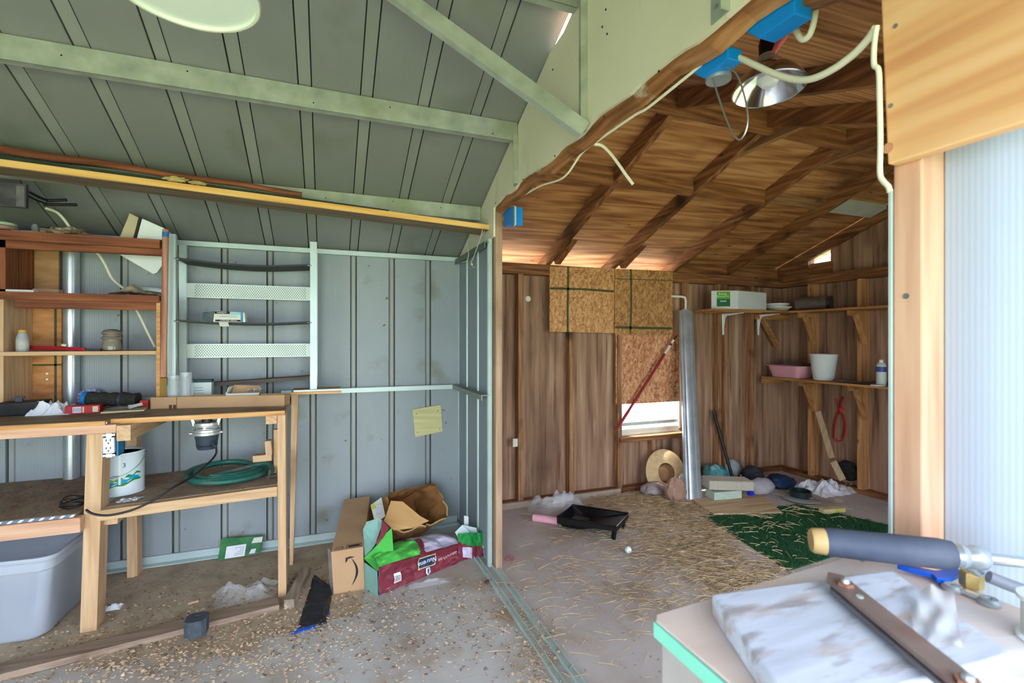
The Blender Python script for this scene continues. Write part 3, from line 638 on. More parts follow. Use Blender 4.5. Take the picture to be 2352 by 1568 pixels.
# router hanging under the bench
rc = V((onY(473, 950, 2.70).x, 2.72, 0))
rt = thing('router', 'silver and grey router hanging under the bench top', 'router', rc+V((0,0,.70)))
rr = lambda prof, m_, nm: obj(nm, MB().lathe(prof, rc, n=36), m_, rt, smooth=True)
rz = lambda v: onY(473, v, 2.72).z
alub = mat('cast_aluminium', [L(186,190,190), L(206,210,208)], scale=12, rough=.32, metal=.6)
rr([(.055, BZ-.023), (.055, BZ-.032), (.05, BZ-.034)], alub, 'base_plate')
rr([(.048, rz(968)), (.055, rz(969)), (.055, rz(975)), (.046, rz(977)), (.046, rz(983)), (.054, rz(985)), (.056, rz(990)), (.060, rz(991)), (.060, rz(996)), (.052, rz(998))], alub, 'collar')
for s_ in (-1, 1):
    obj('bracket_arm', MB().bar(rc+V((s_*.062, -.01, BZ-.024)), rc+V((s_*.048, -.01, rz(975))), .02, .012, up=(1,0,0)), alub, rt)
    obj('clamp_knob', MB().cyl(rc+V((s_*.060, -.012, rz(956))), rc+V((s_*.082, -.012, rz(956))), .007, n=12), alub, rt, smooth=True)
    obj('collar_lug', MB().cyl(rc+V((s_*.058, -.01, rz(993))), rc+V((s_*.070, -.01, rz(993))), .006, n=10), alub, rt, smooth=True)
obj('spindle', MB().cyl(rc+V((0,0,BZ-.034)), rc+V((0,0,rz(968))), .022, n=16), mat('dark_spindle', [L(60,52,48)], rough=.4, metal=.6), rt)
obj('vent_slot', MB().bx(rc.x-.03, rc.x-.006, rc.y-.0485, rc.y-.046, rz(981), rz(979)).bx(rc.x+.004, rc.x+.032, rc.y-.0485, rc.y-.046, rz(981), rz(979)), black_pl, rt)
rr([(.0, rz(1030)), (.040, rz(1030)), (.044, rz(1024)), (.047, rz(1010)), (.052, rz(998)), (.0, rz(998))], dk_grey, 'motor_housing')
rr([(.0405, rz(1028.5)), (.0455, rz(1021)), (.0462, rz(1019)), (.041, rz(1021))], mat('motor_band', [L(30,38,52)], rough=.4), 'motor_band')
obj('cord_grip', MB().tube([rc+V((.028,-.035,rz(1014))), rc+V((.040,-.05,rz(1018))), rc+V((.050,-.056,rz(1024)))], [.008,.007,.006], n=10), dk_grey, rt, smooth=True)
c_ = [rc+V((.050,-.056,rz(1024))), onY(496, 1042, 2.66), onY(480, 1062, 2.63), onY(440, 1095, 2.58), onY(400, 1118, 2.53), onY(350, 1150, 2.50), onY(300, 1172, 2.49), onY(250, 1183, 2.485), onY(215, 1180, 2.485), onY(197, 1170, 2.49)]
obj('power_cord', MB().tube(spline(c_, 6), .0048, n=8), black_pl, rt, smooth=True)
# electrical outlet on the front leg
ot = thing('electrical_outlet', 'white double outlet in a blue box on the bench leg', 'outlet', onY(252, 1045, 2.60))
x0, x1 = onY(233, 1000, 2.55).x, onY(272, 1000, 2.55).x; z1, z0 = onY(252, 996, 2.55).z, onY(252, 1048, 2.55).z
obj('box', MB().bx(x0, x0+.006, 2.548, 2.62, z0, z1).bx(x1-.006, x1, 2.548, 2.62, z0, z1).bx(x0, x1, 2.612, 2.62, z0, z1).bx(x0, x1, 2.55, 2.62, z1-.004, z1).bx(x0, x1, 2.55, 2.62, z0, z0+.004), mat('teal_box', [L(0,110,160)], rough=.4), ot)
xm = (x0+x1)/2-.002; zm = (z0+z1)/2
op = obj('receptacle', bxm(xm-.020, xm+.020, 2.540, 2.560, zm-.034, zm+.034), white_pl, ot, bev=.003)
for s_ in (-1, 1):
    obj('strap', MB().bx(xm-.010, xm+.010, 2.545, 2.547, zm+s_*.034-.002, zm+s_*.052).bx(xm-.022, xm+.022, 2.5445, 2.5465, zm+s_*.044-.004, zm+s_*.044+.005), white_pl, ot)
    for dx in (-.008, .007): obj('slot', bxm(xm+dx-.0015, xm+dx+.0015, 2.5392, 2.5400, zm+s_*.017+.002, zm+s_*.017+.011), dark_print, op)
    obj('slot', MB().cyl((xm, 2.5392, zm+s_*.017-.006), (xm, 2.54, zm+s_*.017-.006), .003, n=10), dark_print, op)
# coil of garden hose
hz = .541
def hosept(t):
    k = t/(2*math.pi); a = -t
    rx, ry = .185-.016*k, .165-.014*k
    return V((-.49+rx*math.cos(a+.4)+.012*math.sin(3.1*k), 2.83+ry*math.sin(a+.4), hz+.013+.020*(k % 1.0 > .45)*math.sin((k % 1.0-.45)/.55*math.pi)+.006*k))
hp = [hosept(i*2*math.pi/44) for i in range(int(44*3.4))]
hp += [V((-.33, 2.86, hz+.045)), V((-.285, 2.83, hz+.045)), V((-.272, 2.78, hz+.03)), V((-.274, 2.73, hz+.016))]
ht = thing('garden_hose', 'coiled green garden hose on the bench lower shelf', 'hose', (-.49, 2.83, hz))
hose_m = mat('green_hose', [L(24,84,76), L(44,104,94), L(104,112,106)], scale=7, rough=.4, dirt=[(L(120,112,104), 5, .55, .68)])
obj('coil', MB().tube(hp, .0125, n=10), hose_m, ht, smooth=True)
one('wire_bundle', 'small bundle of thin black wire by the front leg', 'wire', MB().tube([V((-1.02+.045*math.cos(t*.55)+.006*math.sin(t), 2.60+.035*math.sin(t*.55), .526+.0008*t+.004*math.sin(t*1.3))) for t in range(60)], .0026, n=6), black_pl, smooth=True)
def rag(a, b_): return V((-.885+.075*a+.02*b_, 2.615+.05*b_+.02*noise.noise(V((a*6, b_*4, 1))), .5215+.012*max(0, noise.noise(V((a*5, b_*5, 5)))+.2)))
one('torn_paper', 'torn white paper scrap at the foot of the paint can', 'paper', MB().grid(12, 12, rag), paper, smooth=True)
# ================================================================== REDDISH WOODEN SHELVES OVER THE BENCH
ws = thing('wall_shelf', 'reddish brown wooden shelf unit standing on the bench', 'shelf', (-1.3, 3.0, BZ))
SX1, SY0, SY1 = -.782, 2.87, 3.12
obj('shelf_board', bxm(-2.1, SX1, SY0, SY1, 1.725, 1.744), redX, ws, bev=.002)
obj('shelf_lip', bxm(-2.1, SX1, SY0-.019, SY0-.001, 1.700, 1.744), redX, ws, bev=.002)
obj('shelf_lip', bxm(-2.1, SX1, SY0+.02, SY0+.04, 1.668, 1.724), redX, ws, bev=.002)
obj('shelf_board', bxm(-2.1, SX1-.004, SY0, SY1, 1.448, 1.466), redX, ws, bev=.002)
obj('shelf_lip', bxm(-2.1, SX1-.004, SY0-.012, SY0-.001, 1.430, 1.466), redX, ws, bev=.002)
obj('shelf_lip', bxm(-1.35, SX1-.018, SY0+.012, SY0+.03, 1.393, 1.447), redX, ws, bev=.002)
obj('shelf_board', bxm(-2.1, SX1-.02, SY0, SY1, 1.172, 1.191), pineX, ws, bev=.002)
obj('side_panel', bxm(SX1-.018, SX1-.002, SY0-.005, SY1, BZ+.002, 1.44), edge_m, ws)
obj('side_panel', bxm(-1.43, -1.392, SY0+.02, SY1, BZ+.002, 1.447), pineZ, ws)
obj('side_panel', bxm(-1.43, -1.385, SY0+.02, SY1, 1.467, 1.724), redZ, ws)
bpn = obj('back_panel', bxm(onY(20, 800, 3.13).x-.1, onY(142, 800, 3.13).x, 3.124, 3.138, BZ+.002, 1.44), mat('old_back_board', [L(150,96,56), L(188,132,82), L(206,152,102)], scale=30, st=(.3,1,1), rough=.8, bump=.2), ws)
obj('back_panel', bxm(onY(76, 620, 3.13).x, onY(136, 620, 3.13).x, 3.124, 3.138, 1.467, 1.72), mat('old_back_board_upper', [L(140,104,66), L(176,136,92)], scale=30, st=(.3,1,1), rough=.8), ws)
bx0 = onY(128, 800, 3.123).x
obj('marker_line', bxm(bx0-.006, bx0+.004, 3.1225, 3.1235, BZ+.01, 1.43), marker, bpn)
obj('marker_line', bxm(-1.5, onY(142, 800, 3.123).x, 3.1225, 3.1235, onY(80, 838, 3.123).z-.005, onY(80, 838, 3.123).z+.004), marker, bpn)
for v in (858, 871):
    p = onY(108, v, 3.123); obj('paint_drop', MB().cyl(p+V((0,-.001,0)), p, .005, n=10), white_pl, bpn)
obj('battens', bxm(onY(80, 665, 3.1).x, onY(140, 665, 3.1).x, 3.08, 3.122, 1.468, 1.50), pineX, ws)
# galvanized tube behind the shelves
p0 = onY(165, 570, 3.155)
gt = thing('steel_tube', 'upright galvanized tube against the wall behind the shelves', 'tube', (p0.x, 3.155, .012))
obj('tube', MB().cyl((p0.x, 3.150, .525), (p0.x, 3.150, 1.76), .034, n=24), galv_b, gt, smooth=True)
obj('seam', bxm(p0.x+.012, p0.x+.017, 3.1165, 3.119, .525, 1.76), mat('tube_seam', [L(210,214,216)], rough=.3, metal=.7), gt)
# things on the shelves
one('wooden_dowel', 'reddish wooden dowel with blue tape standing beside the shelves', 'dowel', MB().cyl((-.766, 2.850, BZ+.09 if False else 1.06), (-.757, 2.850, 1.795), .0135, n=16), wood('dowel_wood', [L(150,96,76), L(182,130,108), L(196,148,126)], 'z', scale=50), smooth=True)
dw = bpy.data.objects['wooden_dowel']
obj('tape_band', MB().cyl((-.7575, 2.850, 1.757), (-.7572, 2.850, 1.782), .0142, n=16), mat('blue_tape', [L(40,110,170)], rough=.6), dw, smooth=True)
one('corner_strip', 'narrow ochre plywood strip standing below the dowel', 'strip', bxm(-.781, -.752, 2.848, 2.862, BZ+.001, 1.055), mat('ochre_ply', [L(120,92,40), L(140,110,54)], scale=20, st=(1,1,.1), rough=.8))
# white hopper
hp_ = thing('plastic_hopper', 'white tapered plastic hopper with tan collar on top shelf', 'hopper', onY(330, 552, 3.0))
def q4(us, Y0, Y1): return [onY(u, v, Y0) for u, v in us]+[onY(u, v, Y1) for u, v in us]
def wedge(us, Y0, dy, m_, nm): return obj(nm, MB().prism([onY(u, v, Y0) for u, v in us], (0, dy, 0)), m_, hp_, bev=.003)
wedge([(274, 545), (297, 489), (318, 499), (305, 548)], 2.92, .11, mat('tan_plastic', [L(178,166,132), L(196,184,150)], scale=10, rough=.5), 'collar')
wedge([(306, 548), (319, 498), (325, 501), (312, 549)], 2.925, .10, mat('dark_gasket', [L(44,44,42)], rough=.7), 'gasket')
wedge([(313, 549), (326, 501), (378, 524), (378, 551)], 2.92, .11, white_pl, 'body')
# lower white flap seen under the top shelf
one('plastic_flap', 'white triangular plastic flap hanging under the top shelf', 'flap', MB().prism([onY(270, 582, 3.06), onY(378, 586, 3.06), onY(376, 604, 3.06), onY(360, 626, 3.06), onY(352, 629, 3.06)], (0, .012, 0)), white_pl)
one('plastic_bag', 'crumpled brownish clear bag on the top shelf', 'bag', MB().blob((onY(150, 530, 2.95).x, 2.95, 1.744+.018), (.085, .06, .026), .6, 3, seed=4, flat=-.0175), mat('brown_film', [L(150,130,104), L(186,170,146)], scale=14, rough=.25, alpha=.75), smooth=True)
bw = V((onY(8, 520, 2.93).x, 2.93, 1.744))
bl = thing('small_bowl', 'small pinkish bowl with pale lid on the top shelf', 'bowl', bw)
obj('bowl', MB().lathe([(.03,0), (.052,.012), (.056,.026), (.05,.03), (0,.03)], bw, n=28), mat('pink_bowl', [L(150,112,100)], rough=.5), bl, smooth=True)
obj('lid', MB().lathe([(.046,.0305), (.044,.044), (0,.046)], bw, n=28), mat('pale_green_lid', [L(170,186,164)], rough=.5), bl, smooth=True)
jv = V((onY(80, 520, 3.0).x, 3.0, 1.744)); one('small_jar', 'tiny clear jar on the top shelf near the bag', 'jar', MB().lathe([(.012,0), (.013,.05), (.009,.056), (.009,.062), (0,.062)], jv, n=16), clear_pet, smooth=True)
one('metal_strip', 'short shiny metal strip on the top shelf beside the jar', 'strip', bxm(jv.x-.035, jv.x+.05, 2.89, 2.92, 1.7445, 1.752), galv_b)
def cloth(a, b_):
    x = -1.02+.235*a; y = 2.89+.2*b_
    z = 1.468+.052*math.exp(-((a-.38)**2/.03+(b_-.5)**2/.12))+.012*noise.noise(V((a*7, b_*6, 1)))+.010
    return V((x, y, max(1.4672, z-(.012 if a < .06 or a > .94 else 0))))
one('cloth_sack', 'pale beige cloth sack crumpled on the middle shelf', 'cloth', MB().grid(36, 22, cloth), mat('beige_cloth', [L(186,168,146), L(206,190,168)], scale=12, rough=.9), smooth=True)
one('folded_sheet', 'folded white plastic sheet behind the beige sack', 'sheet', MB().tube(spline([V((-.93, 3.085, 1.520)), V((-.86, 3.09, 1.514)), V((-.79, 3.09, 1.500))], 6), .016, n=8, flat=.5), white_pl, smooth=True)
one('plastic_ruler', 'flat white plastic strip lying on the middle shelf at left', 'ruler', bxm(-1.55, onY(80, 670, 2.90).x, 2.89, 2.93, 1.4665, 1.478), white_pl)
def bottle(name, label, base, prof_parts, cat):
    t = thing(name, label, cat, base)
    for nm, prof, m_ in prof_parts: obj(nm, MB().lathe(prof, base, n=28), m_, t, smooth=True)
    return t
z3 = 1.1915
bb = V((onY(52, 800, 2.92).x, 2.92, z3))
bottle('glue_bottle', 'small grey bottle with orange cap on the lowest shelf', bb, [('body', [(.021,0), (.023,.004), (.023,.062), (.015,.088), (0,.088)], mat('grey_bottle', [L(150,152,152), L(170,172,172)], scale=20, rough=.4)), ('label_band', [(.0235,.012), (.0235,.055)], mat('bottle_label', [L(190,188,182), L(160,160,158)], scale=60, rough=.6)), ('cap', [(.016,.0885), (.016,.100), (0,.100)], mat('orange_cap', [L(196,150,60)], rough=.5))], 'bottle')
lv = thing('spirit_level', 'red bar level lying on the lowest shelf', 'level', V((-1.2, 2.95, z3)))
obj('bar', MB().bar(onY(64, 797, 2.96), onY(197, 802, 2.90), .02, .016), mat('red_aluminium', [L(176,24,50), L(150,14,40)], scale=6, rough=.35), lv, bev=.002)
obj('vial', MB().cyl(onY(142, 792, 2.93), onY(153, 793, 2.93), .006, n=10), mat('cream_vial', [L(222,210,160)], rough=.3), lv)
obj('end_cap', MB().bar(onY(197, 802.5, 2.90), onY(232, 803.5, 2.90), .018, .012), black_pl, lv)
ib = V((onY(257, 803, 2.95).x, 2.95, z3))
one('glass_insulator', 'grey brown ribbed glass insulator on the lowest shelf', 'insulator', MB().lathe([(.034,0), (.040,.003), (.041,.02), (.038,.034), (.033,.05), (.033,.054), (.044,.062), (.045,.066), (.036,.070), (.034,.078), (.042,.084), (.042,.088), (.034,.100), (.018,.106), (0,.107)], ib, n=36), mat('smoky_glass', [L(112,104,92), L(140,132,118)], scale=12, rough=.15, spec=.6), smooth=True)
# ================================================================== METAL FRAME SHELF
mf = thing('metal_shelf_frame', 'pale metal frame shelf with perforated bars over the bench', 'shelf', (-.41, 3.0, .957))
FYa, FYb = 2.912, 3.115
FX0, FX1 = onY(394, 700, FYa).x, onY(720, 700, FYa).x
for (x, y, z0, z1) in ((FX0, FYa, BZ+.001, 1.787), (FX1, FYa, .968, 1.795), (FX0, FYb, BZ+.001, 1.768), (FX1, FYb, .968, 1.768)):
    obj('post', MB().bx(x-.018, x+.018, y-.002, y+.002, z0, z1).bx(x-.018, x-.014, y, y+.030, z0, z1).bx(x+.014, x+.018, y, y+.030, z0, z1), alu, mf)
dshelf = mat('dark_shelf_board', [L(40,46,46), L(58,64,62)], scale=12, rough=.6)
for z, sag in ((1.665, .020), (1.345, .014)):
    def fn(a, b_, z=z, sag=sag): return V((FX0+.02+(FX1-FX0-.04)*a, FYa+.004+(FYb-FYa)*b_, z-sag*math.sin(math.pi*a)))
    mb = MB().grid(16, 2, fn)
    o_ = obj('shelf', mb, dshelf, mf, solid=.010)
    for k, x in enumerate((FX0+.022, FX1-.022)): obj('clip', MB().cyl((x-.01, FYa-.003, z-.004), (x+.012, FYa-.003, z-.004), .004, n=8), screw_m, mf)
one('sagging_board', 'old sagging grey board at the foot of the metal frame', 'board', MB().bar((-.62, 3.06, 1.000), (-.085, 3.06, 1.025), .09, .02), wood('old_grey_board', [L(76,66,58), L(104,92,80)], 'x', scale=40))
perf = mat('perforated_bar', [L(186,198,192), L(200,210,204)], scale=6, rough=.4, metal=.2)
hole_m = mat('hole_shade', [L(70,80,74)], rough=.8)  # flat dark hexagons paint the shade inside the holes
for v0, v1 in ((648, 683), (788, 822)):
    z1, z0 = onY(430, v0, FYb).z-.004, onY(430, v1, FYb).z
    bar_ = obj('perforated_bar', bxm(FX0+.019, FX1-.019, FYb-.004, FYb-.001, z0, z1), perf, mf)
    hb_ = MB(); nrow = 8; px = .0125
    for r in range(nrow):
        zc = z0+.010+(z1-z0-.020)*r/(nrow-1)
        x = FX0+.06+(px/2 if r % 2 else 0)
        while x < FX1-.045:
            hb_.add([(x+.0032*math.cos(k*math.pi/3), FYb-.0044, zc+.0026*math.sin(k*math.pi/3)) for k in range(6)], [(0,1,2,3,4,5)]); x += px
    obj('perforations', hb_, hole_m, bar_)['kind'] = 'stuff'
# glove box on the metal shelf
gb = V((onY(520, 738, 2.93).x, 2.93, 1.337))
gv = thing('glove_box', 'torn white and blue glove carton lying on dark shelf', 'carton', gb)
obj('box', MB().hexa([gb+V(p) for p in ((-.055,-.035,.002), (.095,-.035,.002), (-.055,.045,.002), (.095,.045,.002), (-.05,-.03,.062), (.09,-.035,.054), (-.05,.045,.060), (.09,.045,.052))]), off_white, gv, bev=.002)
obj('torn_end', MB().hexa([gb+V(p) for p in ((-.11,-.025,.002), (-.056,-.034,.002), (-.11,.04,.002), (-.056,.045,.002), (-.105,-.02,.046), (-.052,-.03,.058), (-.105,.04,.056), (-.052,.045,.058))]), mat('grey_blue_card', [L(92,108,116), L(70,80,86)], scale=20, rough=.7), gv)
fc = lambda x0, x1, z0, z1, m_, nm, e=.0362: obj(nm, MB().add([gb+V((x0,-e,z0)), gb+V((x1,-e,z0)), gb+V((x1,-e+.0006,z1)), gb+V((x0,-e+.0006,z1))], [(0,1,2,3)]), m_, gv)
fc(-.048, .022, .044, .058, dark_print, 'black_band', .0375); fc(.023, .072, .040, .053, mat('pale_blue_print', [L(140,196,206)], rough=.6), 'blue_band', .037)
fc(-.045, .072, .005, .014, dark_print, 'black_band'); fc(.073, .083, .002, .053, mat('blue_strap', [L(40,130,180)], rough=.5), 'blue_strap', .038)
text('HARDY', gb+V((-.014,-.0385,.0505)), (1,0,0), (0,0,1), .0135, white_print, gv); text('LATEX FREE  MEDIUM', gb+V((.016,-.0370,.0095)), (1,0,0), (0,0,1), .008, white_print, gv)
text('NITRILE GLOVES', gb+V((.014,-.0370,.030)), (1,0,0), (0,0,1), .011, mat('grey_print', [L(150,170,170)], rough=.6), gv)
obj('loose_flap', MB().hexa([gb+V(p) for p in ((-.02,-.05,-.022), (.022,-.05,-.022), (-.028,-.04,.001), (.015,-.04,.001), (-.02,-.052,-.022), (.022,-.052,-.022), (-.028,-.042,.001), (.015,-.042,.001))]), off_white, gv)
# ================================================================== BENCH TOP CLUTTER
def P(u, v): return onZ(u, v, BZ)
# cardboard tray
a_, b_ = P(345, 940), P(655, 933); a_.z = b_.z = BZ+.0005
ty = thing('cardboard_tray', 'long shallow cardboard tray on the bench front edge', 'tray', (a_+b_)/2)
dirv = (b_-a_).normalized(); nv = V((-dirv.y, dirv.x, 0)); Wd, Ht = .085, .058
e_ = a_+dirv*.19*(b_-a_).length
def wall(p, q, t=.004, h=Ht, m_=card, nm='side'):
    d2 = (q-p).normalized(); n2 = V((-d2.y, d2.x, 0))*t
    obj(nm, MB().hexa([p, q, p+n2, q+n2, p+V((0,0,h)), q+V((0,0,h)), p+n2+V((0,0,h)), q+n2+V((0,0,h))]), m_, ty)
fr = obj('front_panel', MB().hexa([a_, b_, a_+nv*.004, b_+nv*.004, a_+V((0,0,Ht)), b_+V((0,0,Ht)), a_+nv*.004+V((0,0,Ht)), b_+nv*.004+V((0,0,Ht))]), card, ty)
wall(b_, b_+nv*Wd); wall(a_+nv*Wd, a_); wall(b_+nv*Wd, a_+nv*Wd, nm='back_panel')
obj('bottom', MB().hexa([a_, b_, a_+nv*Wd, b_+nv*Wd, a_+V((0,0,.003)), b_+V((0,0,.003)), a_+nv*Wd+V((0,0,.003)), b_+nv*Wd+V((0,0,.003))]), card, ty)
obj('crease', MB().bar(e_-nv*.0006+V((0,0,.001)), e_-nv*.0006+V((0,0,Ht)), .001, .003, up=(0,1,0)), dark_print, ty)
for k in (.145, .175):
    c0 = a_+dirv*k*(b_-a_).length-nv*.0005; obj('cutout', MB().bar(c0+V((0,0,.001)), c0+V((0,0,.020)), .001, .013, up=dirv), mat('cut_shade%d' % int(k*1000), [L(90,62,40)], rough=.9), ty)  # dark strips paint the shaded inside of the cutouts
# two clear jars
def jar(u, Y, v0, v1, half, label, n_):
    c = V((onY(u, v0, Y).x, Y, BZ+.006)); top_ = onY(u, v1, Y).z-c.z; r = half
    t = thing('plastic_jar', label, 'jar', c, 'clear jars on the bench')
    obj('body', MB().lathe([(r*.9,0), (r,.006), (r,top_*.62), (r*.98,top_*.66), (r*.8,top_*.76), (r*.78,top_), (r*.74,top_), (r*.74,top_*.76), (r*.94,top_*.64), (r*.95,.008), (0,.006)], c, n=32), clear_pet, t, smooth=True)
    obj('thread_ring', MB().tube([c+V((r*.8*math.cos(k*math.pi/16), r*.8*math.sin(k*math.pi/16), top_*.86)) for k in range(32)], .0022, n=6, closed=True), clear_pet, t, smooth=True)
    obj('contents', MB().lathe([(r*.9,.009), (r*.9,.022), (0,.026)], c, n=24), mat('jar_contents%d' % n_, [L(70,76,92), L(120,126,138)], scale=60, rough=.6), t)
jar(399, 2.868, 915, 862, .033, 'left clear plastic jar in front of the metal post', 1)
jar(427, 2.862, 910, 855, .034, 'right clear plastic jar beside the white carton', 2)
wc = V((onY(463, 912, 2.93).x, 2.93, BZ+.001))
wt = thing('paper_carton', 'upright white carton with dark teal top beside jars', 'carton', wc)
obj('box', MB().bx(wc.x-.045, wc.x+.045, 2.93, 2.985, wc.z, wc.z+.128), mat('pale_carton', [L(190,204,206), L(206,216,216)], scale=10, rough=.7), wt, bev=.001)
obj('teal_top', bxm(wc.x-.0455, wc.x+.0455, 2.9295, 2.9855, wc.z+.115, wc.z+.1285), mat('dark_teal', [L(30,66,76)], rough=.6), wt)
for k in range(5): obj('print_line', bxm(wc.x-.034, wc.x+.02-.004*k, 2.9285, 2.9295, wc.z+.030+.014*k, wc.z+.034+.014*k), mat('grey_line%d' % k, [L(140,158,162)], rough=.7), wt)
cc = V((onY(565, 905, 2.84).x, 2.825, BZ+.0045))
ctn = thing('open_carton', 'small open carton of wire clips in the tray', 'carton', cc)
obj('box', MB().bx(cc.x-.085, cc.x+.07, 2.79, 2.793, cc.z, cc.z+.062).bx(cc.x-.085, cc.x-.082, 2.79, 2.87, cc.z, cc.z+.066).bx(cc.x+.067, cc.x+.07, 2.79, 2.87, cc.z, cc.z+.064).bx(cc.x-.085, cc.x+.07, 2.79, 2.87, cc.z, cc.z+.002), off_white, ctn)
obj('lid_flap', MB().hexa([cc+V(p) for p in ((-.085,.04,.0), (.07,.04,.0), (-.085,.043,.0), (.07,.043,.0), (-.06,.055,.098), (.06,.055,.090), (-.06,.058,.098), (.06,.058,.090))]), card, ctn)
obj('left_flap', MB().hexa([cc+V(p) for p in ((-.086,-.04,.05), (-.083,-.04,.05), (-.086,.04,.05), (-.083,.04,.05), (-.076,-.01,.094), (-.073,-.01,.094), (-.064,.04,.096), (-.061,.04,.096))]), off_white, ctn)
for k in range(7): obj('wire_clip', MB().tube(spline([cc+V((.01+.009*k, -.01+.004*(k % 3), .055)), cc+V((.014+.009*k, -.015, .078)), cc+V((.022+.009*k, -.012, .076)), cc+V((.024+.008*k, -.01, .056))], 4), .0016, n=6), screw_m, ctn, smooth=True)
# left half of the bench
pb0 = P(50, 952); pn = thing('black_pan', 'dusty black plastic pan on the bench at far left', 'pan', V((pb0.x, pb0.y, BZ)))
hx = .075
obj('body', MB().hexa([pb0+V(p) for p in ((-hx,-.05,.001), (hx,-.05,.001), (-hx,.06,.001), (hx,.06,.001), (-hx-.008,-.06,.058), (hx+.008,-.06,.062), (-hx-.008,.07,.058), (hx+.008,.07,.062))]), mat('dusty_black', [L(24,24,26), L(56,56,60)], scale=14, rough=.6), pn, bev=.006)
obj('clip', MB().bar(pb0+V((0,-.02,.06)), pb0+V((0,-.02,.085)), .026, .012).bar(pb0+V((-.016,-.02,.078)), pb0+V((.02,-.02,.082)), .01, .008), dk_grey, pn, bev=.002)
one('black_box_corner', 'rounded black object cut off at the left frame edge', 'box', MB().blob(P(-8, 945)+V((0,0,.034)), (.05, .05, .036), .12, 2, flat=-.0335), black_pl, smooth=True)
def crump(c, sx, sy, h, seed, m_, name, label, cat, n=16, sm=False):
    c = V(c)
    def fn(a, b2):
        e2 = min(a, 1-a, b2, 1-b2)*4; e2 = min(1, e2)
        x = (a-.5)*sx*(1+.25*noise.noise(V((a*2, b2*5, seed)))); y = (b2-.5)*sy*(1+.25*noise.noise(V((a*5, b2*2, seed+9))))
        z = h*e2*max(.03, .5+.9*noise.noise(V((a*3.3, b2*3.3, seed+.5)))+.45*noise.noise(V((a*9, b2*9, seed))))
        return c+V((x, y, .001+max(0, z)))
    return one(name, label, cat, MB().grid(n, n, fn), m_, smooth=sm)
crump(P(124, 950), .15, .12, .07, 3, paper, 'crumpled_paper', 'crumpled white tissue on the bench beside the black pan', 'paper')
rb = P(187, 950); r1 = thing('red_carton', 'small red printed carton on the bench front', 'carton', V((rb.x, rb.y, BZ)))
obj('box', MB().ob(rb+V((0,.03,.019)), .125, .06, .036, (0,0,.12)), mat('red_card', [L(176,28,34)], rough=.5), r1, bev=.001)
M_ = Matrix.Rotation(.12, 3, 'Z')
for x0, x1, m_ in ((-.034, -.004, white_print), (.0, .006, mat('beige_print', [L(222,196,160)], rough=.6)), (.036, .056, mat('pale_print', [L(206,200,170)], rough=.6))):
    obj('label_patch', MB().add([rb+V((0,.03,.019))+M_@V((x, -.0306, z)) for x, z in ((x0,-.013), (x1,-.013), (x1,.013), (x0,.013))], [(0,1,2,3)]), m_, r1)
for k in range(4): obj('bar_line', MB().add([rb+V((0,.03,.019))+M_@V((-.031+.007*k+d_, -.0309, z)) for d_, z in ((0,-.010), (.003,-.010), (.003,.010), (0,.010))], [(0,1,2,3)]), mat('blue_bar%d' % k, [L(60,70,140)], rough=.6), r1)
one('black_tile', 'flat black pad lying under the small red carton', 'pad', MB().ob(rb+V((.02,.055,.004)) if False else rb+V((.115,.10,.006)), .10, .07, .010, (0,0,.1)), black_pl)
rl = P(255, 943)+V((-.02,.09,0)); br_ = thing('scrub_roller', 'black bristle roller with blue end on the bench', 'brush', V((rl.x, rl.y, BZ)))
ax = V((.98,-.12,-.06)).normalized(); cR = rl+V((0,0,.045))
obj('bristle', MB().tube([cR+ax*(-.105+.21*k/16) for k in range(17)], [.034+.003*math.sin(k*1.7) for k in range(17)], n=20), mat('black_bristle', [L(34,34,32), L(60,58,54)], scale=120, rough=.95, bump=1, bd=.006), br_, smooth=True)
obj('end_cap', MB().cyl(cR-ax*.122, cR-ax*.1055, .036, n=24), mat('sky_blue_cap', [L(20,120,190)], rough=.4), br_, smooth=True)
obj('band', MB().cyl(cR+ax*.03, cR+ax*.042, .0385, n=24), dk_grey, br_, smooth=True)
one('blue_bag', 'crinkled blue and white plastic bag behind the red carton', 'bag', MB().blob(P(188, 935)+V((-.01,.12,.037)), (.058, .04, .038), .5, 3, seed=11, flat=-.036), mat('blue_white_film', [L(40,60,150), L(150,160,210), L(210,214,230)], scale=26, st=(.4,1,1), rough=.3), smooth=True)
pk = P(283, 945); pt = thing('pliers', 'grey steel pliers lying on a paper pad', 'pliers', V((pk.x, pk.y, BZ)))
one('paper_pad', 'thin cream paper pad under the steel pliers', 'paper', MB().ob(pk+V((0,.02,.004)), .16, .10, .006, (0,0,.15)), mat('cream_pad', [L(206,200,166)], rough=.8))
sg = mat('tool_steel', [L(110,108,104), L(140,138,132)], scale=20, rough=.4, metal=.7)
obj('handle', MB().tube(spline([pk+V((-.07,.02,.013)), pk+V((-.03,.005,.016)), pk+V((.02,.02,.018))], 5), .006, n=8), sg, pt, smooth=True)
obj('handle', MB().tube(spline([pk+V((-.065,.05,.013)), pk+V((-.03,.045,.018)), pk+V((.02,.025,.018))], 5), .006, n=8), sg, pt, smooth=True)
obj('jaw', MB().bar(pk+V((.015,.02,.018)), pk+V((.065,.035,.03)), .018, .014).cyl(pk+V((.02,.022,.010)), pk+V((.02,.022,.030)), .010, n=14), sg, pt)
tt = P(345, 925); tc_ = thing('clear_tray', 'shallow clear plastic tray beside the scrub roller', 'tray', V((tt.x-.02, tt.y-.02, BZ)))
obj('tray', MB().lathe([(.045,.001), (.05,.003), (.062,.028), (.072,.030), (.072,.033), (.060,.031), (.048,.006), (0,.005)], tt+V((-.02,-.02,0)), n=32, sx=1.15, sy=.7), clear_pet, tc_, smooth=True)
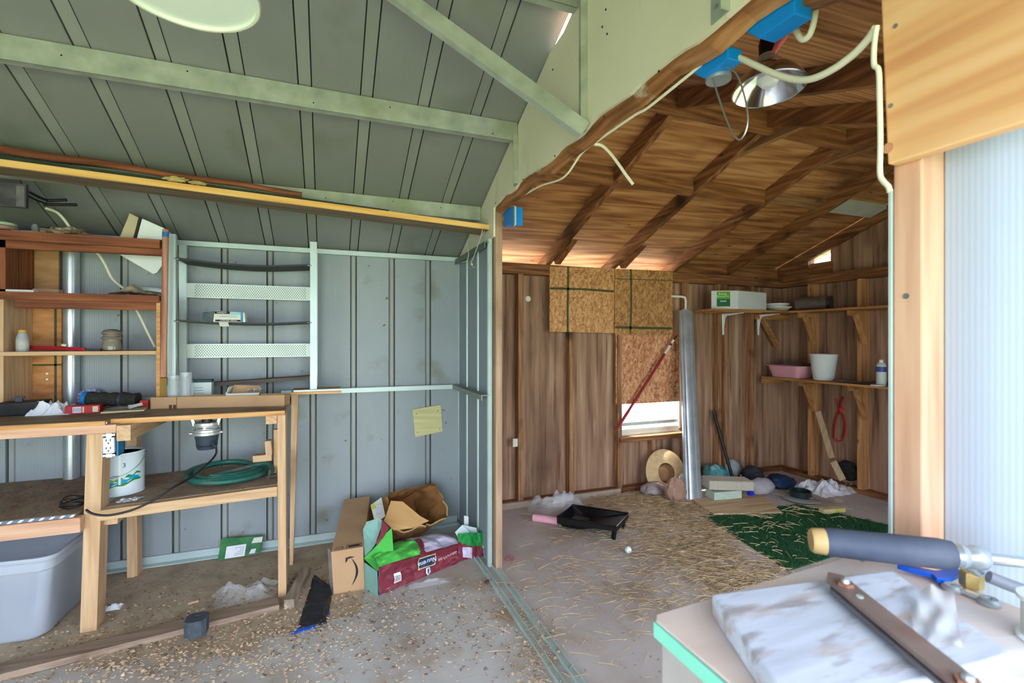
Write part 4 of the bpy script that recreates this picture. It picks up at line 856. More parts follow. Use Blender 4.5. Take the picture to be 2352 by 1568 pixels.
one('red_box_end', 'tiny red box end showing at the left of cardboard tray', 'box', MB().ob(P(333, 936)+V((-.004,.01,.019)), .035, .03, .036, (0,0,.1)), mat('red_box', [L(196,30,36)], rough=.5))
# ================================================================== FLOOR OBJECTS IN THE STEEL SHED
# translucent tote under the bench
tA, tB = V((-1.100, 2.548, .008)), V((-1.72, 2.60, .008))
tt2 = thing('storage_tote', 'large translucent plastic tote under the left bench', 'tote', V((-1.4, 2.78, .008)))
tx, tyv = (tB-tA).normalized(), None
fwd = V((0.03, 1, 0)).normalized(); rt_ = (tA-tB).normalized(); Lt, Dt, Ht2 = .62, .40, .355
def ring(z, grow, rc_=.055, n=6):
    pts = []; hx, hy = Lt/2+grow, Dt/2+grow; c = (tA+tB)/2+fwd*(Dt/2)
    for (sx, sy, a0) in ((1,-1,-90), (1,1,0), (-1,1,90), (-1,-1,180)):
        for k in range(n+1):
            a = math.radians(a0+90*k/n); x = sx*(hx-rc_)+rc_*math.cos(a); y = sy*(hy-rc_)+rc_*math.sin(a)
            pts.append(c+rt_*x+fwd*y+V((0,0,z)))
    return pts
def loft(rings, m_, nm, par, cap0=True):
    n = len(rings[0]); vs = [p for r in rings for p in r]
    fs = [(i*n+k, i*n+(k+1) % n, (i+1)*n+(k+1) % n, (i+1)*n+k) for i in range(len(rings)-1) for k in range(n)]
    if cap0: fs.append(tuple(range(n)))
    return obj(nm, MB().add(vs, fs), m_, par, smooth=True, solid=.003)
loft([ring(.0, -.01), ring(.012, .0), ring(Ht2*.82, .035), ring(Ht2*.84, .042), ring(Ht2, .045), ring(Ht2, .055), ring(Ht2-.018, .057)], tote_m, 'body', tt2)
p0 = ring(Ht2-.03, .043); lbx = onY(132, 1250, 2.98); bc = (tA+tB)/2+fwd*(Dt+.036)
obj('paper_label', MB().ob(V((lbx.x, bc.y-.012, onY(132, 1250, bc.y).z)), .115, .002, .062, (0,0,.03)), paper, tt2)
one('tote_lid_cable', 'black cable trailing into the translucent tote', 'cable', MB().tube(spline([V((-1.70, 2.86, .30)), V((-1.50, 2.90, .325)), V((-1.38, 2.93, .340)), V((-1.30, 2.96, .31))], 6), .008, n=8), black_pl, smooth=True)
# board lying on the floor and blocks
f0, f1 = onZ(-60, 1568), onZ(640, 1393)
one('floor_board', 'long grey brown board lying flat on the dusty floor', 'board', MB().bar(f0+V((0,0,.016)), f1+V((0,0,.016)), .085, .026), wood('floor_board_wood', [L(120,98,84), L(148,126,110), L(168,146,128)], 'x', scale=40, dirt=[(L(104,82,66), 6, .55, .7)]), bev=.002)
fb = thing('foam_block', 'dark grey foam block with a hole on the floor board', 'foam block', onZ(447, 1478))
fz = V((-.512, 2.325, .030)); hexp = []
prof = [(-.038,-.022), (-.020,-.040), (.026,-.040), (.042,-.022), (.042,.024), (.022,.040), (-.022,.040), (-.038,.022)]
n8 = len(prof); hr = .010; vs = []
for z in (.0, .066):
    vs += [fz+V((x, y, z)) for x, y in prof]+[fz+V((.004+hr*math.cos(-2.4+k*2*math.pi/n8)*1.0, .004+hr*math.sin(-2.4+k*2*math.pi/n8), z)) for k in range(n8)]
fs = []
for k in range(n8):
    k2 = (k+1) % n8
    fs += [(k, k2, n8+k2, n8+k), (16+k, 16+n8+k, 16+n8+k2, 16+k2), (k, 16+k, 16+k2, k2), (n8+k, n8+k2, 16+n8+k2, 16+n8+k)]
obj('block', MB().add(vs, fs), mat('dark_foam', [L(60,68,76), L(78,86,94)], scale=60, rough=.95), fb, bev=.002)
one('timber_block', 'short weathered timber block beside the black pouch', 'block', MB().bar(onZ(664, 1398)+V((0,0,.022)), onZ(703, 1320)+V((0,0,.022)), .045, .042), wood('grey_block', [L(120,104,90), L(150,134,118), L(180,166,150)], 'y', scale=40), bev=.002)
one('wood_chip', 'small flat pine chip on the dusty floor', 'chip', MB().ob(onZ(444, 1386)+V((0,0,.008)), .042, .016, .010, (0,0,.25)), pineX)
# black pouch with blue tape
k4 = [onZ(683, 1448), onZ(750, 1432), onZ(765, 1352), onZ(722, 1322)]
pu = thing('black_pouch', 'flat black padded pouch lying on floor by cardboard box', 'pouch', (k4[0]+k4[2])/2)
def pouch(a, b2):
    p = (k4[0]*(1-a)+k4[1]*a)*(1-b2)+(k4[3]*(1-a)+k4[2]*a)*b2
    e2 = min(1, 5*min(a, 1-a, b2, 1-b2)); fold = .010*math.exp(-((b2-.30-.12*a)/.03)**2)+.012*math.exp(-((b2-.86)/.04)**2)
    return p+V((0, 0, .003+.012*e2+fold+.004*noise.noise(V((a*5, b2*7, 2)))))
obj('pad', MB().grid(22, 34, pouch), mat('black_leather', [L(26,28,32), L(44,46,52)], scale=50, rough=.5, bump=.4, dirt=[(L(110,100,92), 40, .68, .74)]), pu, smooth=True, solid=.006)
obj('blue_tape', MB().prism([onZ(668, 1458, .002), onZ(728, 1440, .002), onZ(724, 1432, .002), onZ(684, 1444, .002)], (0,0,.004)), blue_pl, pu)
obj('blue_tape', MB().prism([onZ(748, 1428, .002), onZ(758, 1412, .002), onZ(757, 1402, .002), onZ(748, 1418, .002)], (0,0,.003)), blue_pl, pu)
# cardboard box with arrow
c0, c1 = onZ(766, 1366), onZ(838, 1354)
cb = thing('cardboard_box', 'long brown cardboard box printed with a curved arrow', 'box', (c0+c1)/2)
hB = onY(760, 1268, c0.y).z; dB = V((.06, .60, 0))
rgt = c1-c0; top0, top1 = c0+V((-.012,0,hB)), c1+V((-.008,0,hB+.004))
bvs = [c0, c1, c0+dB, c1+dB, top0, top1, top0+dB+V((.02,0,.06)), top1+dB+V((.02,0,.06))]
obj('box', MB().hexa([p+V((0,0,.001)) for p in bvs]), card, cb, bev=.002)
fr_r = rgt.normalized(); fr_n = V((fr_r.y, -fr_r.x, 0)).normalized()
def fpt(s_, t_): return c0+rgt*s_+V((-.010*t_,0,hB*t_+.001))+fr_n*.0012
arc = [fpt(.52+.30*math.sin(math.pi*(.12+.80*k/14))**1.0*.8+.02, .78-.62*k/14) for k in range(15)]
wid = [.0010+.0046*math.sin(math.pi*k/14)**.8 for k in range(15)]
am = MB(); vs = []
for k, p in enumerate(arc): vs += [p-fr_r*wid[k], p+fr_r*wid[k]]
am.add(vs, [(2*k, 2*k+1, 2*k+3, 2*k+2) for k in range(14)])
hd = [fpt(.42, .70), fpt(.44, .82), fpt(.60, .84), fpt(.74, .81), fpt(.60, .80), fpt(.50, .78), fpt(.485, .74)]
am.add(hd, [(0,1,6), (1,5,6), (1,2,5), (2,4,5), (2,3,4)])
obj('arrow_print', am, dark_print, cb)
tn = lambda s_, t_: (top0*(1-s_)+top1*s_)*(1-t_)+(bvs[6]*(1-s_)+bvs[7]*s_)*t_+V((0,0,.0022))
for (s0, s1, t0, t1) in ((.10,.36,.02,.026), (.10,.36,.05,.056), (.34,.36,.02,.056), (.46,.94,.015,.02), (.46,.94,.065,.07), (.46,.475,.015,.07), (.925,.94,.015,.07), (.52,.88,.028,.056)):
    obj('top_print', MB().add([tn(s0, t0), tn(s1, t0), tn(s1, t1), tn(s0, t1)], [(0,1,2,3)]), dark_print, cb)
obj('clear_tape', MB().add([c0+V((-.001,-.001,.0)), c0+V((-.014,.03,.0)), top0+V((-.016,.03,.012)), top0+V((-.0015,-.001,.012))], [(0,1,2,3)]), clear_film, cb)
# brown paper sack, mouth towards the room
bc2 = V((.50, 2.98, 0)); sk = thing('paper_sack', 'open brown kraft paper sack behind the feed bag', 'sack', bc2)
mouth_c, mouth_n = onY(962, 1162, 2.90), V((.30,-.72,.60)).normalized()
ua = V((mouth_n.y, -mouth_n.x, 0)).normalized(); va = mouth_n.cross(ua)
if va.z < 0: va = -va
if ua.x < 0: ua = -ua
def sack(a, b2):
    t = a*2*math.pi; cs_, sn_ = math.cos(t), math.sin(t)
    sq = 1/max(abs(cs_), abs(sn_), .78)*.82
    r1, r2 = .215*sq*(1-.15*b2), .150*sq*(1+.05*b2)
    cen = mouth_c*(1-b2)+V((.40, 3.07, .12))*b2-mouth_n*.10*math.sin(b2*math.pi/2)
    p = cen+ua*cs_*r1+va*sn_*r2+mouth_n*.030*noise.noise(V((math.cos(t)*2.2, math.sin(t)*2.2, b2*2)))*(1.6-b2)
    p += (ua*cs_+va*sn_)*.020*noise.noise(V((math.cos(t)*4, math.sin(t)*4, b2*5+3)))
    p.z = max(.004, p.z); p.y = min(p.y, YW-.012); return p
sk_o = obj('bag', MB().grid(64, 18, sack), kraft, sk, smooth=False)
def sack_in(a, b2):
    p = sack(a, b2*.93+.012); c = mouth_c*(1-b2)+V((.40, 3.07, .12))*b2-mouth_n*.10*math.sin(b2*math.pi/2); return p+(c-p).normalized()*.005
obj('lining', MB().grid(64, 16, sack_in), kraft_in, sk)
bt = [sack(k/32, 1.0) for k in range(32)]; obj('closed_end', MB().add(bt, [tuple(range(32))]), kraft, sk)
# torn rim strip and folded front panel
rim = [sack(k/64, 0)+V((0,0,.001)) for k in range(64)]
obj('stitched_rim', MB().tube(rim[38:64], [.0035+.002*abs(math.sin(k*1.9)) for k in range(26)], n=5), mat('kraft_rim', [L(196,160,112)], rough=.9), sk)
fp = [onY(898, 1150, 2.80), onY(925, 1152, 2.79), onY(965, 1185, 2.72), onY(985, 1196, 2.70), onY(948, 1212, 2.66), onY(905, 1218, 2.66), onY(882, 1196, 2.70)]
obj('front_flap', MB().add(fp, [(0,1,2,6), (2,3,4,6), (4,5,6)]), mat('kraft_light', [L(206,164,112), L(190,144,88)], scale=6, rough=.8), sk, solid=.003)
for k in range(9):
    p = fp[1]*(1-k/9)+fp[3]*(k/9)+V((.0,-.004,-.004)); obj('stitch', MB().bar(p, p+(fp[3]-fp[1]).normalized()*.008, .003, .002), dark_print, sk)
lp = [onY(851, 1160, 2.84), onY(876, 1142, 2.88), onY(885, 1185, 2.74), onY(862, 1202, 2.72)]
obj('label_sheet', MB().add(lp, [(0,1,2,3)]), off_white, sk, solid=.002)
ds = [onY(853, 1160, 2.835), onY(860, 1155, 2.845), onY(864, 1166, 2.81), onY(857, 1170, 2.80)]
obj('yellow_dot', MB().add([p+V((-.002,-.004,0)) for p in ds], [(0,1,2,3)]), mat('yellow_dot', [L(206,200,70)], rough=.7), sk)
for k in range(3): obj('label_mark', MB().add([onY(864+dx, 1160+9*k+dy, 2.795-.025*k) for dx, dy in ((0,0), (11,-2), (12,3), (1,5))], [(0,1,2,3)]), mat('label_grey%d' % k, [L(150,156,170)], rough=.7), sk)
obj('wood_prop', bxm(onY(985, 1130, 3.16).x, onY(1000, 1130, 3.16).x, 3.14, 3.165, .002, onY(992, 1112, 3.16).z), pineZ, sk)
# feed bag
g0, g1 = onZ(872, 1368), onZ(1075, 1284)
fd = thing('feed_bag', 'maroon and green feed bag lying in the shed corner', 'bag', (g0+g1)/2)
gd = (g1-g0).normalized(); gn = V((-gd.y, gd.x, 0)); GL = (g1-g0).length
maroon = mat('maroon_bag', [L(112,38,52), L(128,50,64)], scale=8, rough=.5, bump=.3); lime = mat('green_bag', [L(70,176,70), L(88,196,84)], scale=6, rough=.5, bump=.3)
laven = mat('lavender_bag', [L(188,178,202), L(202,194,214)], scale=6, rough=.5, bump=.3); teal_in = mat('teal_inside', [L(116,160,148), L(134,176,166)], scale=8, rough=.6, bump=.3)
dkgreen = mat('deep_green_bag', [L(20,122,54), L(34,146,66)], scale=6, rough=.5)
def bagp(a, b2):   # a along length, b2 around: 0 front bottom -> front top -> back top -> back bottom
    s_ = a*GL
    hgt = .135-.035*a+.010*noise.noise(V((a*6, 2, 1))); dep = .12+.15*min(1, a*2.5)*(1-.35*a)
    if a > .90: k = (a-.90)/.10; hgt *= 1-.45*k
    if b2 < .32: t = b2/.32; off, z = .010*math.sin(t*math.pi), hgt*t
    elif b2 < .80: t = (b2-.32)/.48; off, z = dep*t, hgt+.035*math.sin(math.pi*t)*(1-a*.4)
    else: t = (b2-.80)/.20; off, z = dep, hgt*(1-t)
    p = g0+gd*s_+gn*off+V((0, 0, max(.002, z)))
    nn = .013*noise.noise(V((s_*13, b2*11, 1)))+.007*noise.noise(V((s_*31, b2*25, 4)))
    p += V((-gn.x, -gn.y, .8))*nn
    p.z = max(.002, p.z); return p
def bagm(a, b2):
    if b2 < .33: return 0
    lim = .42+.10*math.sin((b2-.33)*6)
    if b2 > .62: lim -= .10
    if a < lim: return 1
    return 0 if a < lim+.06 else 2
obj('bag', MB().grid(64, 44, bagp, bagm), [maroon, lime, laven], fd, smooth=True)
def inn(a, b2):
    p = bagp(.0+.30*a, b2*.96+.02); c = g0+gd*(.30*a*GL)+gn*.06+V((0,0,.06)); return p+(c-p).normalized()*.008
obj('lining', MB().grid(12, 30, inn), teal_in, fd, smooth=True)
# the spread mouth: teal panel, green flap and maroon strip
m0 = bagp(0, .02); 
mt = [onZ(868, 1370), onZ(838, 1352), onY(836, 1290, 2.50), onY(866, 1312, 2.41)]
obj('mouth_panel', MB().add(mt, [(0,1,2,3)]), teal_in, fd, solid=.002)
tl = [onY(838, 1283, 2.50), onY(834, 1215, 2.60), onY(842, 1198, 2.62), onY(868, 1190, 2.62), onY(880, 1196, 2.62), onY(868, 1232, 2.58), onY(862, 1250, 2.56)]
obj('mouth_panel', MB().add(tl, [(0,1,2,3,4,5,6)]), teal_in, fd, solid=.002)
gf = [onY(836, 1282, 2.49), onY(866, 1311, 2.42), onY(905, 1290, 2.48), onY(900, 1212, 2.58), onY(878, 1232, 2.56), onY(862, 1256, 2.53)]
obj('green_flap', MB().add(gf, [(0,1,2), (0,2,5), (2,4,5), (2,3,4)]), lime, fd, solid=.002)
ms = [onY(877, 1194, 2.60), onY(894, 1212, 2.575), onY(882, 1232, 2.55), onY(865, 1254, 2.53), onY(864, 1244, 2.54), onY(874, 1224, 2.565)]
obj('maroon_strip', MB().add(ms, [(0,1,2,5), (2,3,4,5)]), maroon, fd, solid=.003)
# crumpled far end
def tail(a, b2):
    u = 1052+72*a; v = 1225+52*b2+14*a*(b2-.2); dpt = 2.60+.04*a
    p = onY(u, v, dpt); p += V((0, .012*noise.noise(V((a*9, b2*4, 3))), 0)); p.z = max(.003, p.z); return p
obj('crumpled_end', MB().grid(20, 14, tail, lambda a, b2: 1 if b2 < .32+.2*math.sin(a*3) else (2 if (.15 < a < .45 and b2 > .55) else 0)), [maroon, dkgreen, laven], fd, smooth=False, solid=.002)
obj('white_tag', MB().prism([onY(1108, 1255, 2.62), onY(1120, 1248, 2.62), onY(1125, 1260, 2.62), onY(1114, 1270, 2.62)], (0, .003, 0)), white_pl, fd)
wt2 = [onY(1045, 1222, 2.66), onY(1062, 1205, 2.68), onY(1094, 1212, 2.68), onY(1098, 1232, 2.66), onY(1078, 1222, 2.65), onY(1055, 1240, 2.63)]
obj('white_edge', MB().add(wt2, [(0,1,4,5), (1,2,3,4)]), mat('pale_aqua', [L(206,226,226)], rough=.5), fd, solid=.003)
obj('white_tag', MB().prism([onY(1066, 1184, 2.72), onY(1076, 1186, 2.72), onY(1076, 1215, 2.72), onY(1066, 1208, 2.72)], (0, .003, 0)), white_pl, fd)
# printing on the bag side (upside down logo)
def sp(a, t): p = bagp(a, .32*t); return p-gn*.006+V((0,0,.0))
def quad(a0, a1, t0, t1, m_, nm, e=0):
    def fn(x, y): return sp(a0+(a1-a0)*x, t0+(t1-t0)*y)-gn*e
    return obj(nm, MB().grid(8, 6, fn), m_, fd)
navy = mat('navy_print', [L(40,62,96)], rough=.5); gold = mat('gold_print', [L(206,190,140)], rough=.5)
quad(.40, .60, .38, .92, gold, 'logo_border', 0); quad(.408, .592, .43, .87, navy, 'logo_panel', .002)
cpt = sp(.50, .66)-gn*.004; text('Nutrena', cpt, -gd, V((0,0,-1)), .034, white_print, fd, off=.001)
obj('emblem', MB().prism([sp(.478, .36)-gn*.003, sp(.525, .36)-gn*.003, sp(.530, .16)-gn*.003, sp(.50, .06)-gn*.003, sp(.472, .16)-gn*.003], -gn*.001), white_print, fd)
obj('emblem_leaf', MB().prism([sp(.488, .30)-gn*.0045, sp(.515, .32)-gn*.0045, sp(.512, .14)-gn*.0045, sp(.497, .12)-gn*.0045], -gn*.001), mat('leaf_teal', [L(40,110,130)], rough=.5), fd)
text('NatureWise', sp(.76, .62)-gn*.004, -gd*1+V((0,0,-.05)), V((0,0,-1)), .028, mat('pink_print', [L(206,176,188)], rough=.6), fd, off=.001)
quad(.145, .215, .25, .62, white_print, 'barcode', .001)
for k in range(5): quad(.152+.012*k, .157+.012*k, .28, .50, dark_print, 'barcode_line', .0025)
# green card under the bench
gq = [onZ(500, 1288), onY(598, 1276, 3.10), onY(605, 1230, 3.14), onY(508, 1237, 3.14)]
gq[0] = V((onY(500, 1288, 3.08).x, 3.08, .013)); gq[1].z = .013
gc = thing('seed_packet', 'green printed packet leaning at the wall under the bench', 'packet', (gq[0]+gq[1])/2)
obj('card', MB().prism(gq, (0, .006, 0)), mat('packet_green', [L(22,58,34), L(40,110,60), L(70,140,86)], scale=9, rough=.5), gc)
def gp(s_, t_): return (gq[0]*(1-s_)+gq[1]*s_)*(1-t_)+(gq[3]*(1-s_)+gq[2]*s_)*t_+V((0,-.006,0))
obj('text_panel', MB().add([gp(.16,.06), gp(.62,.04), gp(.62,.66), gp(.16,.62)], [(0,1,2,3)]), paper, gc)
obj('torn_corner', MB().add([gp(.74,.66), gp(.99,.66), gp(.99,.97), gp(.78,.95)], [(0,1,2,3)]), off_white, gc)
obj('white_mark', MB().add([gp(.72,.10), gp(.86,.10), gp(.88,.34), gp(.76,.34)], [(0,1,2,3)]), paper, gc)
for k in range(6): obj('text_line', MB().add([gp(.37,.14+.075*k)+V((0,-.0006,0)), gp(.58,.13+.075*k)+V((0,-.0006,0)), gp(.58,.16+.075*k)+V((0,-.0006,0)), gp(.37,.17+.075*k)+V((0,-.0006,0))], [(0,1,2,3)]), mat('faint_line%d' % k, [L(160,170,184)], rough=.8), gc)
# clear bags and scraps on the floor
crump(onZ(560, 1368), .28, .20, .06, 21, clear_film, 'clear_bag', 'clear plastic bag crumpled on the floor below the bench', 'bag', n=26)
crump(onZ(258, 1398), .075, .05, .03, 23, paper, 'paper_scrap', 'small crumpled bluish paper scrap near the front leg', 'paper', n=10)
crump(onZ(985, 1340), .22, .05, .018, 25, clear_film, 'film_strip', 'shiny strip of clear film beside the feed bag', 'film', n=16)
# pale square board fixed to the wall
pq = [onY(947, 940, YW-.004), onY(1012, 929, YW-.004), onY(1016, 990, YW-.004), onY(953, 1003, YW-.004)]
pw = thing('wall_plate', 'pale yellow wooden square screwed onto the steel wall', 'plate', (pq[2]+pq[3])/2)
obj('board', MB().prism(pq, (0, -.008, 0)), wood('pale_ply', [L(180,176,124), L(200,194,140), L(212,206,160)], 'x', scale=40), pw)
for s_, t_ in ((.12,.82), (.88,.80), (.10,.16), (.90,.12)):
    p = (pq[3]*(1-s_)+pq[2]*s_)*(1-t_)+(pq[0]*(1-s_)+pq[1]*s_)*t_+V((0,-.0082,0)); obj('nail', MB().cyl(p, p+V((0,-.002,0)), .003, n=8), dark_print, pw)
# door track on the floor
trk = thing('sliding_track', 'pair of galvanized floor tracks across the opening', 'track', (.81, 1.6, 0))
for x0, w_ in ((.772, .030), (.836, .034)):
    obj('rail', MB().bx(x0, x0+w_, .75, 2.66, .001, .006).bx(x0, x0+.004, .75, 2.66, .006, .016).bx(x0+w_-.004, x0+w_, .75, 2.66, .006, .012), alu, trk)
# ================================================================== WOODEN SHED: BOARDS, SHELVES AND CONTENTS
def board(name, label, us, Y, th, m_, cat='board', **k):
    t = thing(name, label, cat, onY((us[0][0]+us[2][0])/2, us[2][1], Y))
    obj('sheet', MB().prism([onY(u, v, Y) for u, v in us], (0, th, 0)), m_, t)
    return t
def mline(t, pts, Y, w_=.017, m_=marker):
    for (u0, v0), (u1, v1) in zip(pts, pts[1:]):
        obj('marker_line', MB().bar(onY(u0, v0, Y-.0008), onY(u1, v1, Y-.0008), .0012, w_, up=(0,0,1) if abs(u1-u0) > abs(v1-v0) else (1,0,0)), m_, t)
o1 = board('strand_board', 'light tan strand board panel with marker lines, left piece', [(1263, 612), (1411, 616), (1410, 765), (1262, 761)], 3.302, .011, osb)
mline(o1, [(1305, 613), (1305, 640), (1304, 700), (1304, 762)], 3.302); mline(o1, [(1264, 662), (1340, 664), (1410, 669)], 3.302)
o2 = board('strand_board', 'darker strand board panel with marker lines, right piece', [(1412, 617), (1545, 622), (1545, 770), (1412, 769)], 3.304, .011, mat('brown_strand_board', [L(134,90,50), L(160,114,66), L(178,132,82), L(194,152,102)], scale=40, st=(1,1,.4), vor=95, rough=.7, bump=.3))
mline(o2, [(1449, 618), (1450, 690), (1448, 766)], 3.304); mline(o2, [(1413, 751), (1480, 753), (1544, 754)], 3.304, .020); mline(o2, [(1413, 640), (1544, 644)], 3.304, .006)
dash = mat('nail_mark', [L(40,30,22)], rough=.8)
for (u, v) in ((1283, 626), (1300, 627), (1320, 627), (1343, 628), (1390, 626), (1396, 623), (1362, 654), (1374, 654), (1317, 684), (1332, 684), (1336, 746)):
    p = onY(u, v, 3.3015); obj('nail_mark', MB().bar(p, p+V((.022, 0, .008)), .001, .004), dash, o1)
for (u, v) in ((1424, 635), (1440, 635), (1492, 634), (1423, 735)):
    p = onY(u, v, 3.3035); obj('nail_mark', MB().bar(p, p+V((.022, 0, .004)), .001, .004), dash, o2)
o3 = board('strand_board', 'reddish strand board covering the upper window', [(1415, 764), (1560, 765), (1562, 921), (1480, 926), (1415, 929)], 3.33, .012, osb_red)
st_m = mat('stencil_ink', [L(64,40,30)], rough=.8)
for k, (v, s) in enumerate(((795, '24/16'), (846, '7/16'), (893, 'MILL 436'))):
    text(s, onY(1551, v, 3.329), (0, 0, 1), (-1, 0, 0), .036, st_m, o3)
# red stick
one('red_stick', 'slanted red pole with white tape leaning across the window', 'pole', MB().cyl(onY(1417, 985, 3.272), onY(1541, 790, 3.272), .011, n=12), mat('faded_red', [L(150,34,42), L(130,26,36)], scale=20, rough=.6), smooth=True)
rs = bpy.data.objects['red_stick']
for t0, t1 in ((.76, .86), (.89, .93)):
    pa_, pb_ = onY(1417, 985, 3.272), onY(1541, 790, 3.272); obj('white_tape', MB().cyl(pa_+(pb_-pa_)*(t0+.12), pa_+(pb_-pa_)*(t1+.12), .0116, n=12), off_white, rs, smooth=True)
one('red_stick_tip', 'dark red pole tip showing above the window board', 'pole', MB().cyl(onY(1543, 787, 3.272), onY(1553, 772, 3.272), .009, n=10), mat('dark_red', [L(96,24,26)], rough=.7), smooth=True)
# gutter pipe standing against the wall
gA, gB = onZ(1591, 1147)+V((0,0,.004)), onY(1573, 716, 3.27)
gu = thing('steel_gutter', 'tall shiny galvanized gutter standing against the plywood wall', 'gutter', gA)
gdv = (gB-gA).normalized(); gx = V((1,0,0)); gx = (gx-gdv*gx.dot(gdv)).normalized(); gy_ = gdv.cross(gx)
if gy_.y > 0: gy_ = -gy_
prof = [(-.080,.0), (-.080,.018), (-.062,.020), (-.058,.040), (-.030,.050), (-.014,.050), (-.010,.044), (.010,.044), (.014,.050), (.034,.050), (.058,.038), (.062,.016), (.076,.014), (.076,-.002), (.068,-.002), (.0,-.006), (-.06,-.004)]
n = len(prof); taper = .86
vs = [gA+gx*x+gy_*y for x, y in prof]+[gB+gx*x*taper+gy_*y for x, y in prof]
obj('pipe', MB().add(vs, [(k, (k+1) % n, n+(k+1) % n, n+k) for k in range(n)]+[tuple(range(n)), tuple(range(2*n-1, n-1, -1))]), galv_b, gu, smooth=True)
obj('inner_tube', MB().cyl(gB-gdv*.05, gB+gdv*.015, .030, n=20), alu, gu, smooth=True)
one('white_pipe', 'thin white elbow pipe above the galvanized gutter', 'pipe', MB().tube([onY(1540, 680, 3.312), onY(1566, 681, 3.312), onY(1573, 683, 3.312), onY(1575, 690, 3.312), onY(1574, 714, 3.312)], .010, n=10), white_pl, smooth=True)
# upper and lower corner shelves
shw = wood('shelf_pine', [L(140,92,50), L(170,120,72), L(188,140,92)], 'y', scale=40, knots=L(90,54,30)); shx = wood('shelf_pine_x', [L(140,92,50), L(170,120,72), L(188,140,92)], 'x', scale=40)
us_ = thing('corner_shelf', 'upper corner shelf of rough pine boards with brackets', 'shelf', (3.7, 3.2, 1.48))
x0 = onY(1637, 712, 3.10).x
obj('shelf_board', bxm(x0, RX-.016, 3.08, 3.316, 1.482, 1.500), shx, us_, bev=.002)
obj('shelf_board', bxm(3.80, RX-.016, 1.55, 3.079, 1.478, 1.496), shw, us_, bev=.002)
obj('ragged_board', MB().prism([(x0+.10, 3.075, 1.474), (x0+.52, 3.075, 1.474), (x0+.50, 3.25, 1.474), (x0+.06, 3.30, 1.474)], (0, 0, .007)), shx, us_)
def lbr(u):   # white stamped shelf bracket
    xb = onY(u, 740, 3.31).x
    t = thing('shelf_bracket', 'white metal shelf bracket %s under the upper shelf' % ('nearest the gutter' if u < 1700 else 'nearest the shed corner'), 'bracket', (xb, 3.31, 1.28), 'white brackets under the corner shelf')
    obj('wall_arm', MB().prism([(xb-.013, 3.314, 1.473), (xb+.013, 3.314, 1.473), (xb+.008, 3.314, 1.285), (xb-.008, 3.314, 1.285)], (0, -.006, 0)), white_pl, t)
    obj('shelf_arm', MB().prism([(xb-.012, 3.307, 1.473), (xb+.012, 3.307, 1.473), (xb+.006, 3.09, 1.473), (xb-.006, 3.09, 1.473)], (0, 0, -.006)), white_pl, t)
    obj('web', MB().prism([(xb-.002, 3.306, 1.466), (xb-.002, 3.12, 1.466), (xb-.002, 3.27, 1.452), (xb-.002, 3.287, 1.43), (xb-.002, 3.306, 1.31)], (.004, 0, 0)), white_pl, t)
lbr(1661); lbr(1742)
def wbr(y, z, dep=.27, drop=.27, lab='', par=None):
    obj('support_arm', bxm(RX-.105-dep+.09, RX-.106, y-.0395, y-.021, z-.045, z), shx, par, bev=.002)
    obj('diagonal_strut', MB().bar((RX-.10-dep+.14, y-.05, z-.03), (RX-.112, y-.05, z-drop), .018, .045, up=(0,1,0)), wood('strut%d' % int(y*100+z*10), [L(150,100,56), L(176,126,78), L(192,146,98)], 'z', scale=40), par, bev=.002)
for y in gy[1:3]: wbr(y, 1.477, par=us_)
obj('diagonal_strut', MB().bar((3.72, 3.30, 1.46), (3.93, 3.30, 1.18), .018, .05, up=(0,1,0)), shx, us_, bev=.002)
obj('shelf_ledger', bxm(3.66, 4.08, 3.292, 3.314, 1.43, 1.476), shx, us_, bev=.002)
ls_ = thing('corner_shelf', 'lower shelf holding the pink basin along the far wall', 'shelf', (3.9, 2.6, .9))
obj('shelf_board', bxm(3.745, RX-.016, 1.6, 3.314, .888, .906), shw, ls_, bev=.002)
for y in gy[1:3]: wbr(y, .887, par=ls_)
obj('shelf_ledger', bxm(3.745, 4.08, 3.292, 3.314, .84, .886), shx, ls_, bev=.002)
# things on the upper shelf
kx = onY(1640, 700, 3.13).x; kx1 = onY(1767, 700, 3.10).x; km = onY(1700, 700, 3.05).x
kb = thing('white_carton', 'white carton with green label on the upper corner shelf', 'carton', (km, 3.16, 1.501))
kp = [(kx, 3.16), (km, 3.07), (kx1, 3.13), (kx+.28, 3.26)]
zk = 1.501; hk = onY(1700, 668, 3.07).z-zk; wcar = mat('greyish_carton', [L(196,204,206), L(208,214,214)], scale=5, rough=.7)
obj('box', MB().prism([(x, y, zk) for x, y in kp], (0, 0, hk)), wcar, kb)
obj('lid_edge', MB().prism([(x, y, zk+hk+.0005) for x, y in kp], (0, 0, .004)), card, kb)
pA2, pB2 = V((kp[0][0], kp[0][1], 0)), V((kp[1][0], kp[1][1], 0)); kd = (pB2-pA2); kn = V((kd.y, -kd.x, 0)).normalized()
def kq(s0, s1, t0, t1, m_, nm, e=.001): return obj(nm, MB().add([pA2+kd*s+V((0,0,zk+hk*t))+kn*e for s, t in ((s0,t0), (s1,t0), (s1,t1), (s0,t1))], [(0,1,2,3)]), m_, kb)
kq(.20, .70, .14, .55, mat('label_dark_green', [L(10,92,24)], rough=.5), 'green_label'); kq(.20, .70, .55, .96, mat('label_green', [L(86,160,40)], rough=.5), 'green_label')
kq(.32, .56, .40, .47, mat('label_blue', [L(130,190,220)], rough=.5), 'blue_bar', .002)
for s, t_, z_ in (('Energy', .84, .020), ('Efficiency Kit', .70, .016)): text(s, pA2+kd*.42+V((0,0,zk+hk*t_))+kn*.0015, kd, (0,0,1), z_*1.2, white_print, kb)
